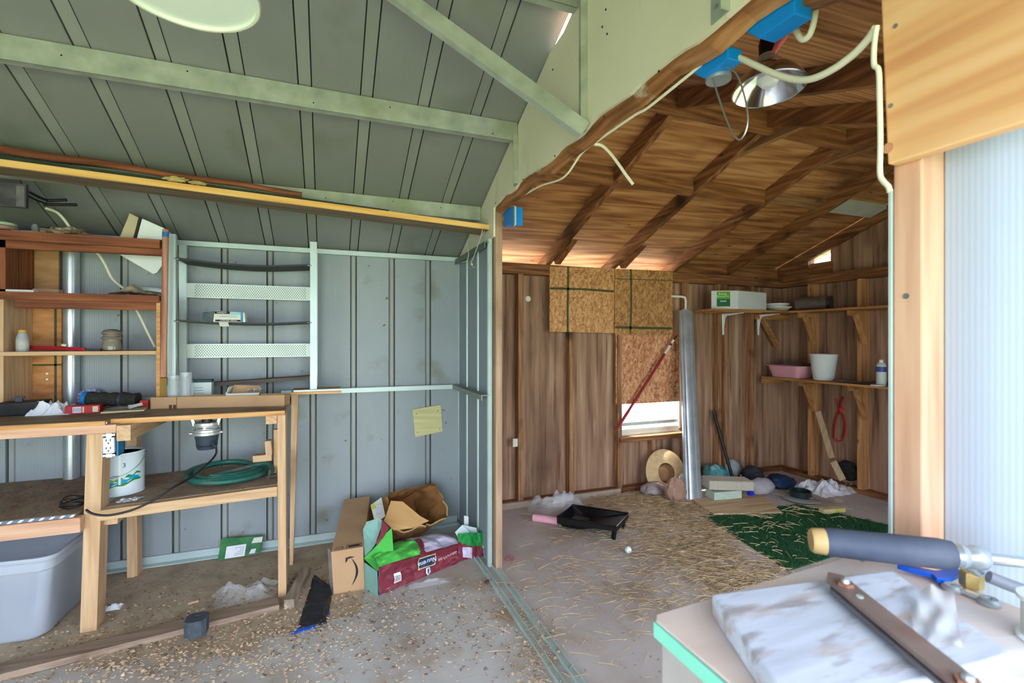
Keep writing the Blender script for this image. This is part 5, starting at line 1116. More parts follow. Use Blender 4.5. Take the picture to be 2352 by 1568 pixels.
for i, (r, z, lab) in enumerate(((.115, 1.502, 'lower pale plate in the small stack'), (.108, 1.530, 'upper white plate in the small stack'))):
    c = V((onY(1793, 700, 3.16).x-.02+.02*(1-i), 3.19, z)); one('plate', lab+' on the upper shelf', 'plate', MB().lathe([(r*.55,0), (r*.62,.004), (r,.030), (r,.036), (r*.6,.010), (0,.009)], c, n=36), white_pl if i else off_white, group='plates on the upper shelf', smooth=True)
tb = V((3.94, 3.10, 1.555)); td = V((.05,-.99,0)).normalized()
tbt = thing('black_tube', 'dark ribbed flexible tube lying on the upper shelf', 'tube', (3.94, 2.95, 1.497))
tbs = [V((3.90, 3.06-.01*k, 1.557)) for k in range(34)]
obj('hose', MB().tube([V((3.865+.0027*k, 3.05-.0066*k, 1.556)) for k in range(34)], [.056+.0018*(k % 2) for k in range(34)], n=28), mat('dark_hose', [L(78,68,62), L(104,92,84)], scale=20, rough=.5), tbt, smooth=True)
obj('end_ring', MB().cyl((3.954, 2.832, 1.556), (3.964, 2.806, 1.556), .0595, n=28), mat('dark_metal_ring', [L(70,76,82)], rough=.3, metal=.7), tbt, smooth=True)
# things on the lower shelf
lz = .9065
pb_c = V((3.86, 3.10, lz)); pbn = thing('pink_basin', 'pink plastic basin on the lower shelf', 'basin', pb_c)
def rr_(hx, hy, rc_, z, c, n=6):
    out = []
    for sx, sy, a0 in ((1,-1,-90), (1,1,0), (-1,1,90), (-1,-1,180)):
        for k in range(n+1):
            a = math.radians(a0+90*k/n); out.append(c+V((sx*(hx-rc_)+rc_*math.cos(a), sy*(hy-rc_)+rc_*math.sin(a), z)))
    return out
pink = mat('pink_plastic', [L(206,150,162), L(218,164,174)], scale=5, rough=.45)
loft([rr_(.085,.125,.03,.0,pb_c), rr_(.092,.133,.035,.006,pb_c), rr_(.112,.165,.045,.100,pb_c), rr_(.122,.175,.05,.106,pb_c), rr_(.122,.175,.05,.100,pb_c)], pink, 'body', pbn)
for k in range(3): one('black_tray', ('topmost', 'middle', 'lowest')[k]+' black tray lying tilted in the pink basin', 'tray', MB().bar(pb_c+V((-.09, .02, .149-.010*k)), pb_c+V((.10, -.10, .124-.010*k)), .10, .004), black_pl, group='black trays in the pink basin')
wbk = V((3.86, 2.80, lz)); top_r = .105
one('white_bucket', 'pale tapered plastic bucket beside the pink basin', 'bucket', MB().lathe([(.070,0), (.074,.004), (top_r*.97,.205), (top_r,.210), (top_r,.216), (top_r*.95,.216), (.070,.008), (0,.008)], wbk, n=44), mat('pale_bucket', [L(206,216,216), L(216,224,222)], scale=4, rough=.35), smooth=True)
spc = V((onX(2024, 860, 3.83).x, onX(2024, 860, 3.83).y, lz))
bottle('spray_can', 'blue and white spray can at the right shelf end', spc, [('body', [(.030,0), (.032,.004), (.032,.145), (.022,.165), (.016,.168), (0,.168)], mat('can_body', [L(190,204,204), L(206,214,212)], scale=20, rough=.35)), ('label_band', [(.0324,.10), (.0324,.138)], mat('navy_band', [L(70,80,150)], rough=.4)), ('cap', [(.014,.168), (.014,.188), (.010,.190), (0,.190)], white_pl)], 'spray can')
one('can_lid', 'flat white tin lid beside the spray can', 'lid', MB().lathe([(.045,0), (.046,.006), (0,.007)], spc+V((-.055,-.01,0)), n=28), white_pl, smooth=True)
def crp(a, b2): return V((3.76+.20*a, 2.30+.36*b2, lz+.002+.026*max(0, noise.noise(V((a*3, b2*4, 8)))+.15)))
one('dusty_sheet', 'dusty dark plastic sheet spread on the lower shelf', 'sheet', MB().grid(20, 26, crp), mat('dusty_dark_film', [L(70,62,58), L(110,100,92)], scale=9, rough=.5), smooth=True)
# red ribbon on the wall
rbn = thing('red_ribbon', 'knotted red ribbon hanging on the far plywood wall', 'ribbon', onX(1925, 1005, RX-.03))
red_m = mat('red_ribbon', [L(206,56,50), L(180,40,40)], scale=20, rough=.7)
rX = RX-.03
for pts in ([(1936, 912), (1930, 930), (1932, 942), (1922, 955), (1916, 985), (1915, 1005)], [(1920, 915), (1924, 930), (1932, 945)], [(1935, 950), (1940, 965), (1941, 990), (1936, 1004)], [(1918, 1008), (1925, 1013), (1936, 1010)]):
    obj('ribbon_strand', MB().tube(spline([onX(u, v, rX) for u, v in pts], 5), .020 if len(pts) > 3 else .010, n=8, flat=.35), red_m, rbn, smooth=True)
obj('ribbon_knot', MB().blob(onX(1932, 941, rX-.008), (.012, .022, .020), .3, 3), red_m, rbn, smooth=True)
# leaning broken stick, black disc, white rags
one('broken_slat', 'pale broken slat leaning on the far wall', 'slat', MB().bar(onX(1879, 945, 3.965), onX(1911, 1052, 3.91), .012, .045, up=(0,1,.2)), wood('pale_slat', [L(178,150,118), L(202,176,144)], 'z', scale=40))
q0, q1 = onX(1917, 1055, 3.93), onZ(1938, 1105)
one('broken_slat', 'splintered lower piece of the broken slat on the floor', 'slat', MB().bar(onX(1914, 1060, 3.90), onX(1936, 1102, 3.88), .012, .05, up=(0,1,.2)), wood('pale_slat_b', [L(184,158,128), L(206,182,152)], 'z', scale=40))
one('black_disc', 'round black rubber disc leaning between the studs', 'disc', MB().cyl(onX(1945, 1082, 4.03), onX(1945, 1082, 4.03)+V((.03,0,.008)), .085, n=32), mat('rubber', [L(28,26,26), L(44,42,40)], scale=20, rough=.8), smooth=True)
crump(onZ(1893, 1125), .36, .30, .11, 31, paper, 'white_rag', 'heap of white tissue on the pen floor below studs', 'tissue', n=22)
crump(onZ(1958, 1122), .28, .18, .035, 33, off_white, 'paper_shreds', 'torn pale paper shreds at the foot of the right stud', 'paper', n=16)
# black round tub with tray
bt_c = onZ(1838, 1148); bt_ = thing('black_tub', 'round black feeder lid on a clear dish', 'dish', bt_c)
obj('clear_dish', MB().lathe([(.06,.001), (.115,.004), (.13,.014), (.12,.024), (.085,.030), (0,.030)], bt_c, n=36), mat('smoky_clear', [L(150,156,152)], rough=.2, alpha=.7), bt_, smooth=True)
obj('ring', MB().lathe([(.075,.031), (.076,.075), (.070,.078), (.064,.075), (.062,.036), (0,.034)], bt_c, n=36), mat('dark_green_black', [L(28,40,42)], rough=.4), bt_, smooth=True)
# dark blue cloth and tarp
def heap(c, sx, sy, h, seed, m_, name, label, cat): return one(name, label, cat, MB().blob(V(c)+V((0,0,h*.5)), (sx/2, sy/2, h*.62), .20, 2.2, seed=seed, flat=-h*.49, n=18), m_, smooth=True)
heap(onZ(1792, 1118), .26, .20, .09, 41, mat('navy_cloth', [L(20,36,66), L(34,56,92)], scale=14, rough=.7), 'navy_cloth', 'crumpled navy blue cloth behind the clear jug', 'cloth')
heap(onZ(1728, 1106), .20, .18, .12, 43, mat('charcoal_cloth', [L(40,42,52), L(58,60,70)], scale=14, rough=.8), 'charcoal_cloth', 'crumpled charcoal cloth beside the black pole', 'cloth')
jg = onZ(1750, 1138); jt2 = thing('clear_jug', 'dusty clear plastic jug with blue cap lying on its side', 'jug', jg)
obj('body', MB().blob(jg+V((.01,.02,.065)), (.12, .075, .068), .14, 2, seed=2, flat=-.064), mat('dusty_clear', [L(176,172,176), L(196,194,200)], scale=10, rough=.2, alpha=.72), jt2, smooth=True)
obj('cap', MB().cyl(jg+V((-.135,.0,.030)), jg+V((-.105,.0,.036)), .024, n=18), mat('royal_blue', [L(30,60,200)], rough=.4), jt2, smooth=True)
heap(onZ(1652, 1115)+V((0,.05,0)), .22, .18, .15, 47, mat('aqua_film', [L(70,170,176), L(30,150,160), L(180,206,204)], scale=7, rough=.25, alpha=.9), 'aqua_bag', 'clear bag of aqua contents behind the foam bricks', 'bag')
heap(onZ(1685, 1098)+V((0,.04,0)), .20, .16, .14, 49, mat('pale_film', [L(176,190,194), L(150,160,160)], scale=9, rough=.3, alpha=.85), 'pale_bag', 'pale crinkled bag at the foot of the black pole', 'bag')
one('yellow_cord', 'yellow cord tangled on the floor behind black pole', 'cord', MB().tube(spline([onZ(1700, 1092, .05), onZ(1716, 1090, .06), onZ(1735, 1098, .03), onZ(1718, 1112, .015), onZ(1700, 1110, .03), onZ(1706, 1102, .05)], 6), .008, n=8), mat('dull_yellow', [L(206,176,84)], rough=.6), smooth=True)
one('black_pole', 'slim black pole leaning against the plywood wall', 'pole', MB().cyl(onZ(1684, 1108)+V((0,0,.02)), onY(1638, 942, 3.33), .014, n=14), mat('worn_black', [L(24,24,28), L(52,50,52)], scale=30, rough=.5), smooth=True)
# foam bricks on a board
bq = [onZ(1586, 1150), onZ(1752, 1142), onZ(1796, 1182), onZ(1638, 1186)]
one('plywood_offcut', 'clean plywood offcut on the floor beneath foam bricks', 'board', MB().prism([p+V((0,0,.0095)) for p in bq], (0,0,.012)), wood('clean_ply', [L(178,148,114), L(198,170,134), L(212,186,152)], 'x', scale=24, wk=.35))
one('foam_brick', 'pale green foam brick under the grey one', 'foam brick', MB().ob(onZ(1662, 1148)+V((.0,.0,.0525)), .24, .11, .06, (0,0,-.15)), mat('green_foam', [L(168,188,172), L(184,200,186)], scale=60, rough=.95), bev=.004)
one('foam_brick', 'grey beige foam brick on top of the green one', 'foam brick', MB().ob(onZ(1668, 1148)+V((.02,.01,.126)), .36, .14, .072, (.02,.05,-.28)), mat('beige_foam', [L(172,166,150), L(188,182,166)], scale=60, rough=.95), bev=.008)
# straw hat
hc = onZ(1545, 1132)+V((0,.0,.0)); hn = V((-.25,-.9,.32)).normalized(); hu = hn.orthogonal()
Mh = hn.to_track_quat('Z', 'Y').to_matrix()
hat = thing('straw_hat', 'wide straw hat leaning against the wall by the gutter', 'hat', hc)
hcen = onZ(1542, 1135)+V((.0,.06,.155))
obj('brim', MB().lathe([(.07,.0), (.10,.004), (.14,-.002), (.165,-.014), (.168,-.012), (.14,.002), (.10,.008), (.07,.006), (.07,.0)], hcen, n=44, M=Mh, sy=1.15, cap=False), mat('straw_weave', [L(190,160,116), L(214,186,144)], scale=30, rough=.85), hat, smooth=True)
obj('crown', MB().lathe([(.072,.003), (.066,-.05), (.055,-.075), (0,-.08)], hcen, n=36, M=Mh, cap=False), mat('straw_inside', [L(150,112,80), L(176,138,102)], scale=14, rough=.9), hat, smooth=True)
heap(onZ(1556, 1152)+V((0,.02,0)), .18, .12, .16, 51, mat('brown_film_b', [L(150,116,96), L(176,142,122)], scale=10, rough=.4), 'brown_wrapper', 'crumpled brown wrapper in front of the straw hat', 'wrapper')
heap(onZ(1562, 1128)+V((0,-.02,.05)), .075, .06, .085, 53, paper, 'white_tissue', 'white tissue ball between hat and gutter', 'tissue')
heap(onZ(1508, 1140)+V((0,.05,0)), .20, .16, .09, 55, mat('grey_film', [L(128,114,112), L(160,148,148)], scale=10, rough=.3, alpha=.9), 'grey_wrapper', 'crumpled grey plastic wrapper left of the straw hat', 'wrapper')
# paint tray with roller
tq = [onZ(1285, 1228), onZ(1318, 1178), onZ(1440, 1205), onZ(1408, 1250)]
tcn_ = (tq[0]+tq[1]+tq[2]+tq[3])/4; e1 = ((tq[3]+tq[2])-(tq[0]+tq[1])).normalized(); e2 = V((-e1.y, e1.x, 0))
tray_ = thing('paint_tray', 'black paint roller tray on the pen floor', 'paint tray', tcn_)
LL, WW = .40, .26
def tp_(s, t, z): return tcn_+e1*(s*LL/2)+e2*(t*WW/2)+V((0,0,z))
rim_t = [tp_(-1,-1,.085), tp_(1,-1,.095), tp_(1,1,.095), tp_(-1,1,.085)]
inb = [tp_(-.86,-.84,.020), tp_(.94,-.84,.082), tp_(.94,.84,.082), tp_(-.86,.84,.020)]
mid0, mid1 = tp_(-.30,-.84,.022), tp_(-.30,.84,.022)
tv = rim_t+[inb[0], mid0, inb[1], inb[2], mid1, inb[3]]
obj('pan', MB().add(tv, [(0,4,5,1), (1,5,6), (1,6,7,2), (2,7,8,3), (3,8,9), (3,9,4,0)]), black_gl, tray_, solid=.003)
obj('well_floor', MB().add([inb[0]+V((0,0,.002)), mid0+V((0,0,.002)), mid1+V((0,0,.002)), inb[3]+V((0,0,.002))], [(0,1,2,3)]), mat('dusty_well', [L(60,58,56), L(96,92,88)], scale=14, rough=.6), tray_)
rp = obj('ramp', MB().add([mid0+V((0,0,.002)), inb[1]+V((0,0,.002)), inb[2]+V((0,0,.002)), mid1+V((0,0,.002))], [(0,1,2,3)]), mat('dusty_ramp', [L(70,68,66), L(110,106,104)], scale=14, rough=.7), tray_)
for k in range(22):
    s = -.26+1.16*k/21; z = .022+(.082-.022)*((s+.30)/1.24)+.003
    obj('ramp_rib', MB().bar(tp_(s, -.8, z), tp_(s, .8, z), .004, .003), black_pl, rp)
obj('rim', MB().tube(rim_t, .005, n=6, closed=True), black_gl, tray_)
obj('skirt', MB().add([p for p in rim_t]+[p-V((0,0,.045 if i in (0, 3) else .03)) for i, p in enumerate(rim_t)], [(k, (k+1) % 4, 4+(k+1) % 4, 4+k) for k in range(4)]), black_pl, tray_, solid=.002)
for t in (-.75, .75): obj('foot', MB().bar(tp_(.88, t, .065), tp_(.84, t, .002), .03, .015, up=(1,0,0)), black_pl, tray_)
obj('back_foot', MB().bx(tcn_.x-.02, tcn_.x-.01, tcn_.y, tcn_.y+.01, .001, .02), black_pl, tray_)
ra, rb_ = onZ(1225, 1197)+V((0,0,.026)), onZ(1283, 1205)+V((0,0,.026))
rl_ = thing('paint_roller', 'pink paint roller sleeve beside the black tray', 'roller', (ra+rb_)/2-V((0,0,.026)))
obj('sleeve', MB().cyl(ra, rb_, .025, n=24), mat('pink_nap', [L(226,164,178), L(236,182,194)], scale=60, rough=.95), rl_, smooth=True)
obj('tube_end', MB().cyl(rb_, rb_+(rb_-ra)*.02, .018, n=18), mat('yellow_core', [L(190,170,70)], rough=.7), rl_)
crump(onZ(1292, 1178)+V((0,.06,0)), .42, .30, .16, 61, clear_film, 'clear_wrap', 'shiny heap of clear plastic wrap near the paint tray', 'plastic wrap', n=30)
one('white_ball', 'small white ball on the pen floor before the tray', 'ball', MB().blob(onZ(1443, 1270)+V((0,0,.0195)), (.0195,.0195,.0195), 0, 1, n=16), white_pl, smooth=True)
bb_ = onZ(1908, 1180); bbt = thing('paint_brush', 'worn pale brush lying on the turf edge', 'brush', bb_)
obj('bristle', MB().ob(bb_+V((-.035,0,.030)), .10, .05, .032, (0,0,-.18)), mat('old_bristle', [L(206,190,140), L(186,166,112)], scale=40, rough=.9), bbt, bev=.006)
obj('handle', MB().ob(bb_+V((.055,-.018,.030)), .08, .05, .03, (0,0,-.18)), mat('yellow_foam', [L(196,184,108)], rough=.8), bbt, bev=.008)
one('pale_lath', 'thin pale lath on the floor at the far wall corner', 'lath', MB().bar(onZ(1745, 1078)+V((0,0,.008)), onZ(1850, 1080)+V((0,0,.008)), .03, .014), pineX)
# turf mat
tfq = [onZ(1612, 1186), onZ(1830, 1160), onZ(2060, 1212), onZ(1960, 1265), onZ(1812, 1312)]
turf = mat('artificial_turf', [L(20,60,36), L(32,84,50), L(52,100,66)], scale=60, rough=.9, bump=.6)
tm = thing('turf_mat', 'dark green artificial turf mat on the pen floor', 'mat', (tfq[0]+tfq[2])/2)
obj('backing', MB().prism([p+V((0,0,.002)) for p in tfq], (0,0,.006)), turf, tm)
def inpoly(x, y, P_):
    c = False
    for i in range(len(P_)):
        a, b2 = P_[i], P_[i-1]
        if (a.y > y) != (b2.y > y) and x < (b2.x-a.x)*(y-a.y)/(b2.y-a.y)+a.x: c = not c
    return c
random.seed(3); gb_ = MB(); xs = [p.x for p in tfq]; ys_ = [p.y for p in tfq]; cnt = 0
while cnt < 7000:
    x, y = random.uniform(min(xs), max(xs)), random.uniform(min(ys_), max(ys_))
    if not inpoly(x, y, tfq): continue
    a = random.uniform(0, 6.28); l = random.uniform(.010, .020); dx, dy = math.cos(a)*.002, math.sin(a)*.002
    lx, ly = random.gauss(0, .007), random.gauss(0, .007)
    gb_.add([(x-dx, y-dy, .008), (x+dx, y+dy, .008), (x+lx, y+ly, .008+l)], [(0,1,2)]); cnt += 1
obj('turf_blades', gb_, turf, tm)['kind'] = 'stuff'
# outside the window: white railing, shade put into its grey colour
rail_m = mat('shaded_white_rail', [L(150,152,150)], rough=.7)
fe = thing('garden_railing', 'white post and rail fence with painted-in grey shade seen through the window', 'fence', (3.2, 5.2, -.03))
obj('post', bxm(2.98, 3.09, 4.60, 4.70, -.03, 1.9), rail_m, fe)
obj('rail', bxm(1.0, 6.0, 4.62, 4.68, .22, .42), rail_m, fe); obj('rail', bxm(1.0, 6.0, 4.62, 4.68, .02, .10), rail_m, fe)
# light marks on the plywood wall: old knots and latch plate
for u, v, lab in ((1213, 686, 'round pale knot patch high on the plywood wall'),):
    p = onY(u, v, 3.384); one('knot_patch', lab, 'patch', MB().lathe([(.022,0), (.020,.003), (0,.004)], p, n=18, M=V((0,-1,0)).to_track_quat('Z', 'Y').to_matrix()), off_white)
p = onY(1667, 840, 3.384); one('thermometer', 'pale oblong plate on the plywood behind the gutter', 'plate', MB().prism([(p.x+.02*math.cos(k*math.pi/8), p.y, p.z+.075*(1 if math.sin(k*math.pi/8) > 0 else -1)*.7+.025*math.sin(k*math.pi/8)) for k in range(16)], (0, -.006, 0)), mat('pale_plate', [L(190,170,140), L(160,136,108)], scale=30, rough=.7))
p = onY(1184, 1016, 3.316); one('hinge', 'small pale hinge on the stud near the opening', 'hinge', bxm(p.x-.022, p.x+.016, 3.311, 3.316, p.z-.03, p.z+.03), off_white)
# ================================================================== ELECTRICS UNDER THE HEADER
def ebox(label, us, X, dx):
    t = thing('electrical_box', label, 'electrical box', onX(us[0][0], us[0][1], X), 'blue electrical boxes along the header')
    q = [onX(u, v, X) for u, v in us]
    obj('shell', MB().prism(q, (dx, 0, 0)), blue_box, t, bev=.003)
    return t
ebox('large blue electrical box at the top of the frame', [(1710, 72), (1742, 88), (1826, 30), (1826, -16), (1795, -14)], .884, .05)
e2_ = ebox('middle blue electrical box under the header', [(1592, 168), (1612, 179), (1672, 134), (1672, 104), (1650, 116)], .884, .045)
e3_ = ebox('small blue electrical box beside the far wooden post', [(1157, 478), (1180, 474), (1180, 516), (1157, 522)], .888, .05)
obj('cover_flange', MB().prism([onX(1180, 472, .890), onX(1184, 474, .890), onX(1184, 516, .890), onX(1180, 520, .890)], (.004, 0, 0)), off_white, e3_)
def cable(name, label, pts, X, r, m_=cream_cord, Xe=None):
    n = len(pts); ps = [onX(u, v, X if Xe is None else X+(Xe-X)*i/(n-1)) for i, (u, v) in enumerate(pts)]
    return one(name, label, 'cable', MB().tube(spline(ps, 7), r, n=10), m_, smooth=True)
cable('thick_cable', 'thick cream cable sagging from blue box to the lintel', [(1674, 122), (1700, 133), (1740, 152), (1785, 172), (1830, 183), (1868, 180), (1915, 158), (1960, 125), (1992, 92), (2012, 64)], .93, .0068, Xe=.86)
cable('flat_cable', 'cream flat cable running down the end of the lintel', [(2014, 60), (2010, 85), (2007, 120), (2008, 150), (2018, 162), (2020, 220), (2022, 320), (2021, 395), (2028, 415), (2040, 428), (2044, 440)], .846, .0042)
cable('looped_cable', 'cream cable end looping beside the large blue box', [(1868, -20), (1873, 15), (1868, 55), (1858, 82), (1842, 90), (1828, 70), (1818, 52)], .97, .0065)
cable('thin_wire', 'thin white wire running along the ragged header', [(1192, 456), (1212, 443), (1243, 426), (1284, 413), (1304, 398), (1318, 378), (1332, 357), (1348, 341), (1380, 318), (1420, 290), (1460, 263), (1487, 248), (1540, 206), (1612, 148)], .884, .0042)
cable('loose_wire', 'loose white wire end dangling from the header', [(1366, 331), (1382, 334), (1400, 350), (1420, 376), (1438, 402), (1454, 423)], .886, .0055, Xe=.98)
# clamp lamp
Lc = onX(1766, 207, 1.14)
ld = V((-.02, -.06, -1)).normalized()
Ml = (-ld).to_track_quat('Z', 'Y').to_matrix()*.88
cl = thing('clamp_lamp', 'silver clamp work lamp hanging below the pen roof', 'lamp', Lc)
chrome = mat('spun_aluminium', [L(206,210,212)], rough=.16, metal=1)
obj('reflector', MB().lathe([(.104,0), (.106,.003), (.098,.018), (.080,.045), (.055,.068), (.032,.078), (.030,.080), (.031,.082), (.056,.071), (.082,.047), (.100,.019), (.108,.002), (.104,0)], Lc, n=56, M=Ml, cap=False), chrome, cl, smooth=True)
obj('bulb', MB().lathe([(0,.012), (.022,.016), (.034,.032), (.032,.050), (.018,.072), (0,.075)], Lc, n=28, M=Ml), mat('frosted_bulb', [L(222,224,228)], rough=.3), cl, smooth=True)
obj('neck', MB().lathe([(.033,.080), (.030,.105), (.026,.112), (0,.112)], Lc, n=28, M=Ml), galv_b, cl, smooth=True)
obj('socket', MB().lathe([(.024,.112), (.025,.150), (.020,.172), (0,.174)], Lc, n=24, M=Ml), black_pl, cl, smooth=True)
sk0 = Lc+Ml@V((0,0,.172))
c_pink, c_red = mat('pink_grip', [L(232,120,130)], rough=.5), mat('red_grip', [L(200,24,34)], rough=.5)
rv = V((CS,-SN,0)); fv = V((-.35,-.5,0))*.05
obj('clamp_grip', MB().tube([sk0+rv*.008+fv+V((0,0,-.062)), sk0+rv*.022+fv+V((0,0,-.036)), sk0+rv*.040+fv+V((0,0,-.014))], [.007,.010,.009], n=12), c_pink, cl, smooth=True)
obj('clamp_grip', MB().tube([sk0+rv*.016+fv+V((0,0,-.012)), sk0+rv*.022+fv+V((0,0,.010))], [.007,.009], n=12), c_red, cl, smooth=True)
obj('clamp_jaw', MB().bar(sk0+rv*.022+fv+V((0,0,.010)), sk0+rv*.034+fv+V((0,0,.048)), .012, .004).bar(sk0+rv*.030+fv+V((0,0,.006)), sk0+rv*.052+fv+V((0,0,.036)), .012, .004), galv_b, cl)
# small fixture with a wire hanger loop
fx = thing('wire_hanger', 'grey metal fixture with hanging wire loop under box', 'hanger', onX(1650, 175, .92))
obj('fixture', MB().lathe([(.030,0), (.032,.010), (.026,.022), (.010,.028), (0,.028)], onX(1650, 186, .925), n=24), galv_b, fx, smooth=True)
obj('loop', MB().tube(spline([onX(u, v, .90) for u, v in ((1633, 128), (1638, 180), (1658, 245), (1678, 296), (1695, 320), (1708, 312), (1717, 285), (1716, 250), (1704, 200), (1690, 168), (1668, 152))], 6), .0022, n=6), screw_m, fx, smooth=True)
# ================================================================== FOREGROUND TABLE
TZ = .90
tbl = thing('work_table', 'plywood work table with turquoise edge in the foreground', 'table', (.6, .15, 0))
tA_ = onZ(1492, 1413, TZ)
cor = [(tA_.x+.010, tA_.y), (.842, .530), (.842, -.26), (tA_.x+.012, -.26), (tA_.x, tA_.y-.012)]
tply = wood('table_ply', [L(216,192,182), L(226,206,198), L(234,218,212)], 'x', scale=14, rough=.8, bump=.1, dirt=[(L(206,164,146), 9, .62, .76), (L(222,214,216), 3, .50, .66)])
obj('table_top', MB().prism([(x, y, TZ-.019) for x, y in cor], (0,0,.019)), tply, tbl, bev=.002)
obj('painted_edge', MB().hexa([(tA_.x-.003, -.26, TZ-.019), (tA_.x, -.26, TZ-.019), (tA_.x-.003, tA_.y-.012, TZ-.019), (tA_.x, tA_.y-.012, TZ-.019), (tA_.x-.003, -.26, TZ-.001), (tA_.x, -.26, TZ-.001), (tA_.x-.003, tA_.y-.012, TZ-.001), (tA_.x, tA_.y-.012, TZ-.001)]), mat('turquoise_paint', [L(112,196,176), L(132,208,190)], scale=14, rough=.6, dirt=[(L(190,170,156), 22, .66, .74)]), tbl)
obj('apron', MB().bx(tA_.x+.004, tA_.x+.022, -.25, tA_.y-.02, TZ-.075, TZ-.0195).bx(tA_.x+.022, .83, tA_.y-.02, tA_.y-.004, TZ-.075, TZ-.0195), mat('grey_apron', [L(150,144,146), L(170,164,164)], scale=10, rough=.8), tbl)
for x in (tA_.x+.045, .80):
    for y in (tA_.y-.045, -.22): obj('leg', bxm(x-.02, x+.02, y-.02, y+.02, 0, TZ-.0195), pineZ, tbl)
p = onZ(1980, 1288, TZ); obj('nail', MB().cyl(p, p+V((0,0,.0012)), .003, n=10), screw_m, tbl)
# whitewashed board
wz = .928
wq = [onZ(1634, 1364, wz), onZ(2048, 1308, wz), onZ(2330, 1500, wz), onZ(1830, 1640, wz)]
wbd = thing('whitewashed_board', 'thick whitewashed board lying on the foreground table', 'board', (wq[0]+wq[2])/2-V((0,0,wz-TZ)))
wash = mat('whitewash', [L(190,196,216), L(206,214,234), L(220,226,242)], scale=26, st=(.15,1,1), rough=.8, bump=.4, dirt=[(L(164,160,168), 60, .54, .68, (.22,1,1)), (L(190,176,172), 26, .56, .7, (.3,1,1)), (L(196,168,150), 14, .68, .78)])
obj('board', MB().prism([q-V((0,0,wz-TZ-.001)) for q in wq], (0,0,wz-TZ-.001)), wash, wbd, bev=.003)
# old blade on the board
b0_, b1_ = onZ(1902, 1312, .944), onZ(2262, 1600, .944)
bd_ = (b1_-b0_).normalized(); bs_ = V((-bd_.y, bd_.x, 0))
bl_ = thing('flat_iron_bar', 'rusty flat iron bar with bolt lying across the board', 'iron bar', (b0_+b1_)/2-V((0,0,.014)))
rusty = mat('worn_blade', [L(124,110,108), L(150,132,128), L(162,148,146)], scale=14, st=(1,1,1), rough=.45, metal=.4, dirt=[(L(142,112,108), 22, .56, .70)])
hw = .014
obj('upper_plate', MB().prism([b0_, b0_+bd_*.02-bs_*hw, b1_-bs_*hw, b1_+bs_*hw, b0_+bd_*.008+bs_*hw], (0,0,-.005)), rusty, bl_, bev=.001)
obj('lower_plate', MB().prism([q+V((-.003,-.002,-.006)) for q in (b0_+bd_*.01, b0_+bd_*.03-bs_*hw*1.1, b1_-bs_*hw*1.1, b1_+bs_*hw*.8, b0_+bd_*.02+bs_*hw*.8)], (0,0,-.005)), mat('dark_blade', [L(100,96,102), L(132,126,130)], scale=14, rough=.5, metal=.4), bl_)
for t, r in ((.035, .0075), (.205, .008)):
    c = b0_+bd_*t; obj('bolt_plate', MB().cyl(c, c+V((0,0,.004)), r*1.25, n=6), mat('copper_washer%d' % int(t*1000), [L(166,120,100)], rough=.4, metal=.5), bl_); obj('bolt_head', MB().lathe([(r*.7,.004), (r*.6,.008), (0,.010)], c, n=16), galv_b, bl_, smooth=True)
c = b0_+bd_*.062; obj('rivet', MB().cyl(c, c+V((0,0,.001)), .004, n=12), alu, bl_)
# pressure wand
w0, w1 = onZ(1862, 1240, .952), onZ(2188, 1274, .952); w2_ = w1+(w1-w0).normalized()*.10
wd_ = (w1-w0).normalized(); wn_ = thing('spray_wand', 'dark blue grey spray wand with brass fittings on table', 'spray wand', (w0+w1)/2-V((0,0,.05)))
grip = mat('worn_grip', [L(54,62,80), L(76,84,102), L(98,104,118)], scale=10, rough=.6, dirt=[(L(160,160,164), 9, .66, .76)])
brass = mat('brass', [L(186,156,90), L(206,180,116)], scale=10, rough=.35, metal=.6)
obj('end_cap', MB().tube([w0, w0+wd_*.004, w0+wd_*.018], [.0155,.0178,.0186], n=28), mat('tan_cap', [L(196,164,112)], rough=.5), wn_, smooth=True)
obj('grip', MB().tube([w0+wd_*.018, w0+wd_*.025, w1-wd_*.015, w1], [.0186,.0198,.0203,.018], n=32), grip, wn_, smooth=True)
obj('collar', MB().tube([w1, w1+wd_*.008, w1+wd_*.016, w1+wd_*.024, w1+wd_*.034, w1+wd_*.040], [.0135,.0165,.013,.016,.015,.010], n=24), galv_b, wn_, smooth=True)
obj('lance', MB().cyl(w1+wd_*.040, w1+wd_*.085, .0075, n=18), chrome, wn_, smooth=True)
v0 = onZ(2235, 1300, .938)
obj('valve_stem', MB().cyl(w1+wd_*.020+V((0,0,-.010)), onZ(2244, 1330, .916)+V((0,0,.012)), .009, n=16), galv_b, wn_, smooth=True)
vb = onZ(2244, 1352, TZ+.002)
obj('brass_valve', MB().lathe([(.0125,0), (.0135,.003), (.0135,.019), (.0115,.022), (0,.022)], vb+V((0,.006,0)), n=6), brass, wn_)
obj('hose_tail', MB().tube(spline([w1+wd_*.034+V((.004,-.004,-.024)), w1+wd_*.055+V((.0,-.004,-.030)), w1+wd_*.085+V((-.004,-.006,-.038))], 5), .008, n=12), mat('grey_hose', [L(130,134,146)], rough=.4), wn_, smooth=True)
